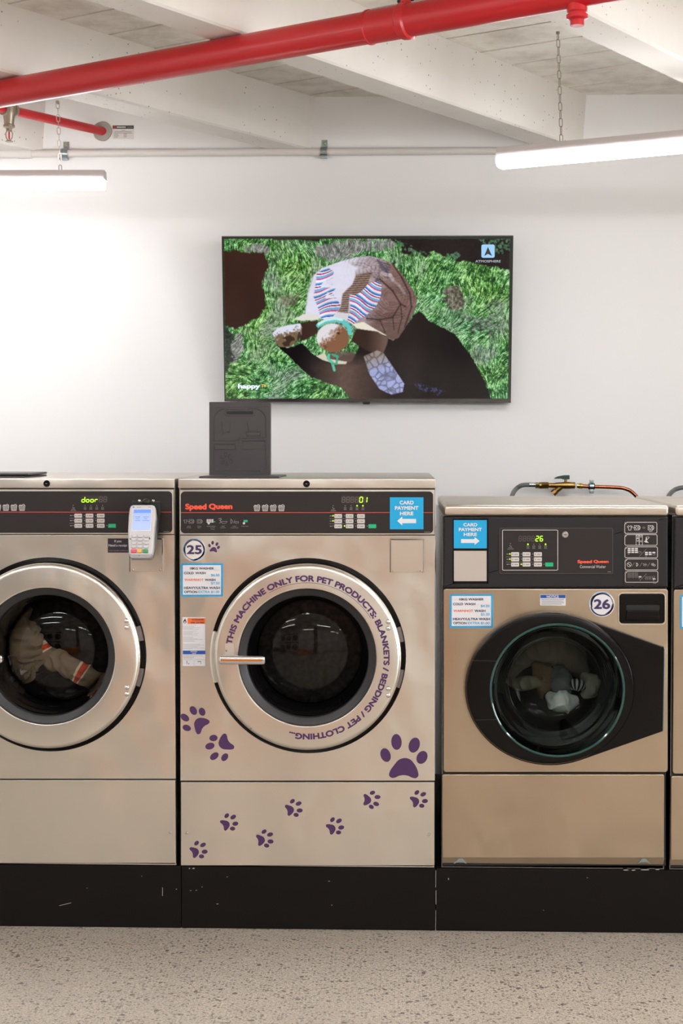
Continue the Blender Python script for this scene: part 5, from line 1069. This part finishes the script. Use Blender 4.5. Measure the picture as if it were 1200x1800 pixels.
for nm, pth, ra, rb, amp, sd, col, lab in (
    ('brown_towel', [Z(210, 420, L6+.05), Z(300, 300, L6+.04), Z(420, 210, L6+.03), Z(580, 190, L6+.02), Z(720, 270, L6+.03), Z(820, 400, L6+.05)], [(0, .01), (.2, .025), (.5, .055), (.8, .05), (1, .02)], [(0, .01), (.5, .03), (1, .02)], .004, 21, (112, 100, 88), 'grey brown towel arching at the top of the laundry in washing machine 26'),
    ('brown_cloth', [Z(400, 300), Z(470, 380), Z(500, 470), Z(470, 560, L6+.02)], [(0, .01), (.3, .038), (.7, .034), (1, .015)], [(0, .01), (.5, .03), (1, .02)], .007, 22, (106, 84, 66), 'brown cloth left of centre in the laundry of washing machine 26'),
    ('olive_cloth', [Z(195, 440, L6+.02), Z(280, 470, L6), Z(370, 455, L6-.01), Z(470, 480, L6-.02)], [(0, .012), (.4, .022), (.8, .022), (1, .008)], [(0, .01), (.5, .02), (1, .01)], .006, 23, (118, 108, 92), 'olive cloth at the left of the laundry in washing machine 26'),
    ('grey_shirt', [Z(600, 330), Z(620, 400, L6-.01), Z(640, 480, L6-.02), Z(680, 540, L6-.01)], [(0, .02), (.4, .034), (.8, .034), (1, .015)], [(0, .01), (.5, .03), (1, .02)], .006, 24, (96, 94, 96), 'grey shirt in the middle of the laundry in washing machine 26'),
    ('speckled_towel', [Z(790, 400), Z(860, 440, L6-.01), Z(860, 520, L6-.01), Z(800, 570)], [(0, .01), (.4, .028), (.7, .028), (1, .012)], [(0, .01), (.5, .02), (1, .01)], .006, 25, (128, 122, 110), 'speckled grey towel at the right of the laundry in washing machine 26'),
    ('white_cloth', [Z(525, 560, L6-.02), Z(590, 610, L6-.05), Z(660, 620, L6-.05), Z(755, 600, L6-.03)], [(0, .012), (.3, .032), (.7, .034), (1, .014)], [(0, .012), (.5, .028), (1, .012)], .005, 26, (214, 208, 208), 'crumpled white cloth low in the middle of the laundry in washing machine 26')):
    tag(cloth_sweep(pth, ra, rb, amp, sd, [(1, clothy(col, nm.replace('_', ' ')))], rows=90, seg=48).build(nm, loc=pth[1]), lab, 'laundry', 'laundry in washing machine 26')
st1, st2 = clothy((24, 24, 26), 'black stripe'), clothy((168, 166, 168), 'pale stripe')
tag(cloth_sweep([Z(672, 505, L6-.02), Z(720, 480, L6-.03), Z(770, 480, L6-.03), Z(820, 500, L6-.01)], [(0, .01), (.3, .018), (.7, .02), (1, .008)], [(0, .01), (.5, .016), (1, .01)], .003, 27, [((k+1)/14, (st1, st2)[k % 2]) for k in range(14)], rows=56, seg=28).build('striped_sock', loc=Z(740, 480)), 'black and grey striped cloth right of the white cloth in washing machine 26', 'laundry', 'laundry in washing machine 26')

# ------------------------------------------------------------------ the room behind the camera, seen only in the reflections
CW = mat('orange brown timber', (232, 134, 34), .4, noise=((3, 3, 30), 4, .1))
ct = thing('waiting_bench', (-.85, -5.3, 0), 'orange brown timber bench on the floor just behind the camera', 'bench')
cb_ = MB(); cb_.box((-1.5, -5.58, .05), (-.2, -5.02, .44), CW, .004); cb_.build('bench_body', ct); MB().box((-1.53, -5.6, .44), (-.17, -5.0, .48), CW, .006).build('seat', ct); MB().box((-1.46, -5.54, 0), (-.24, -5.06, .05), BLKM).build('kick_base', ct)
def dryer(x_, z_, lab):
    d = thing('tumble_dryer', (x_, Y0+.45, z_), lab, 'tumble dryer', 'stacked dryers behind the camera')
    yf = Y0+.85; MB().box((x_-.38, Y0+.02, z_), (x_+.38, yf, z_+.93), mat('white dryer enamel', (226, 222, 216), .35), .006, 2).build('cabinet', d)
    MB().lathe((x_, yf, z_+.42), (0, 1, 0), [(.30, 0), (.30, .03), (.27, .045), (.22, .04), (.20, .01)], BLKG, 48).build('door', d)
    MB().lathe((x_, yf, z_+.42), (0, 1, 0), [(.0001, .03), (.12, .025), (.20, .01)], mat('smoked glass', (16, 16, 18), .05, coat=.5), 48).build('door_glass', d); MB().box((x_-.36, yf, z_+.80), (x_+.36, yf+.008, z_+.91), OVER, .002, 1).build('control_panel', d)
for i in range(3):
    for j in range(2): dryer(-3.6+i*.80, .12+j*.94, 'steel tumble dryer behind the camera, %s row, %s' % (('lower', 'upper')[j], ('by the left wall', 'in the middle of its row', 'next to the counter')[i]))
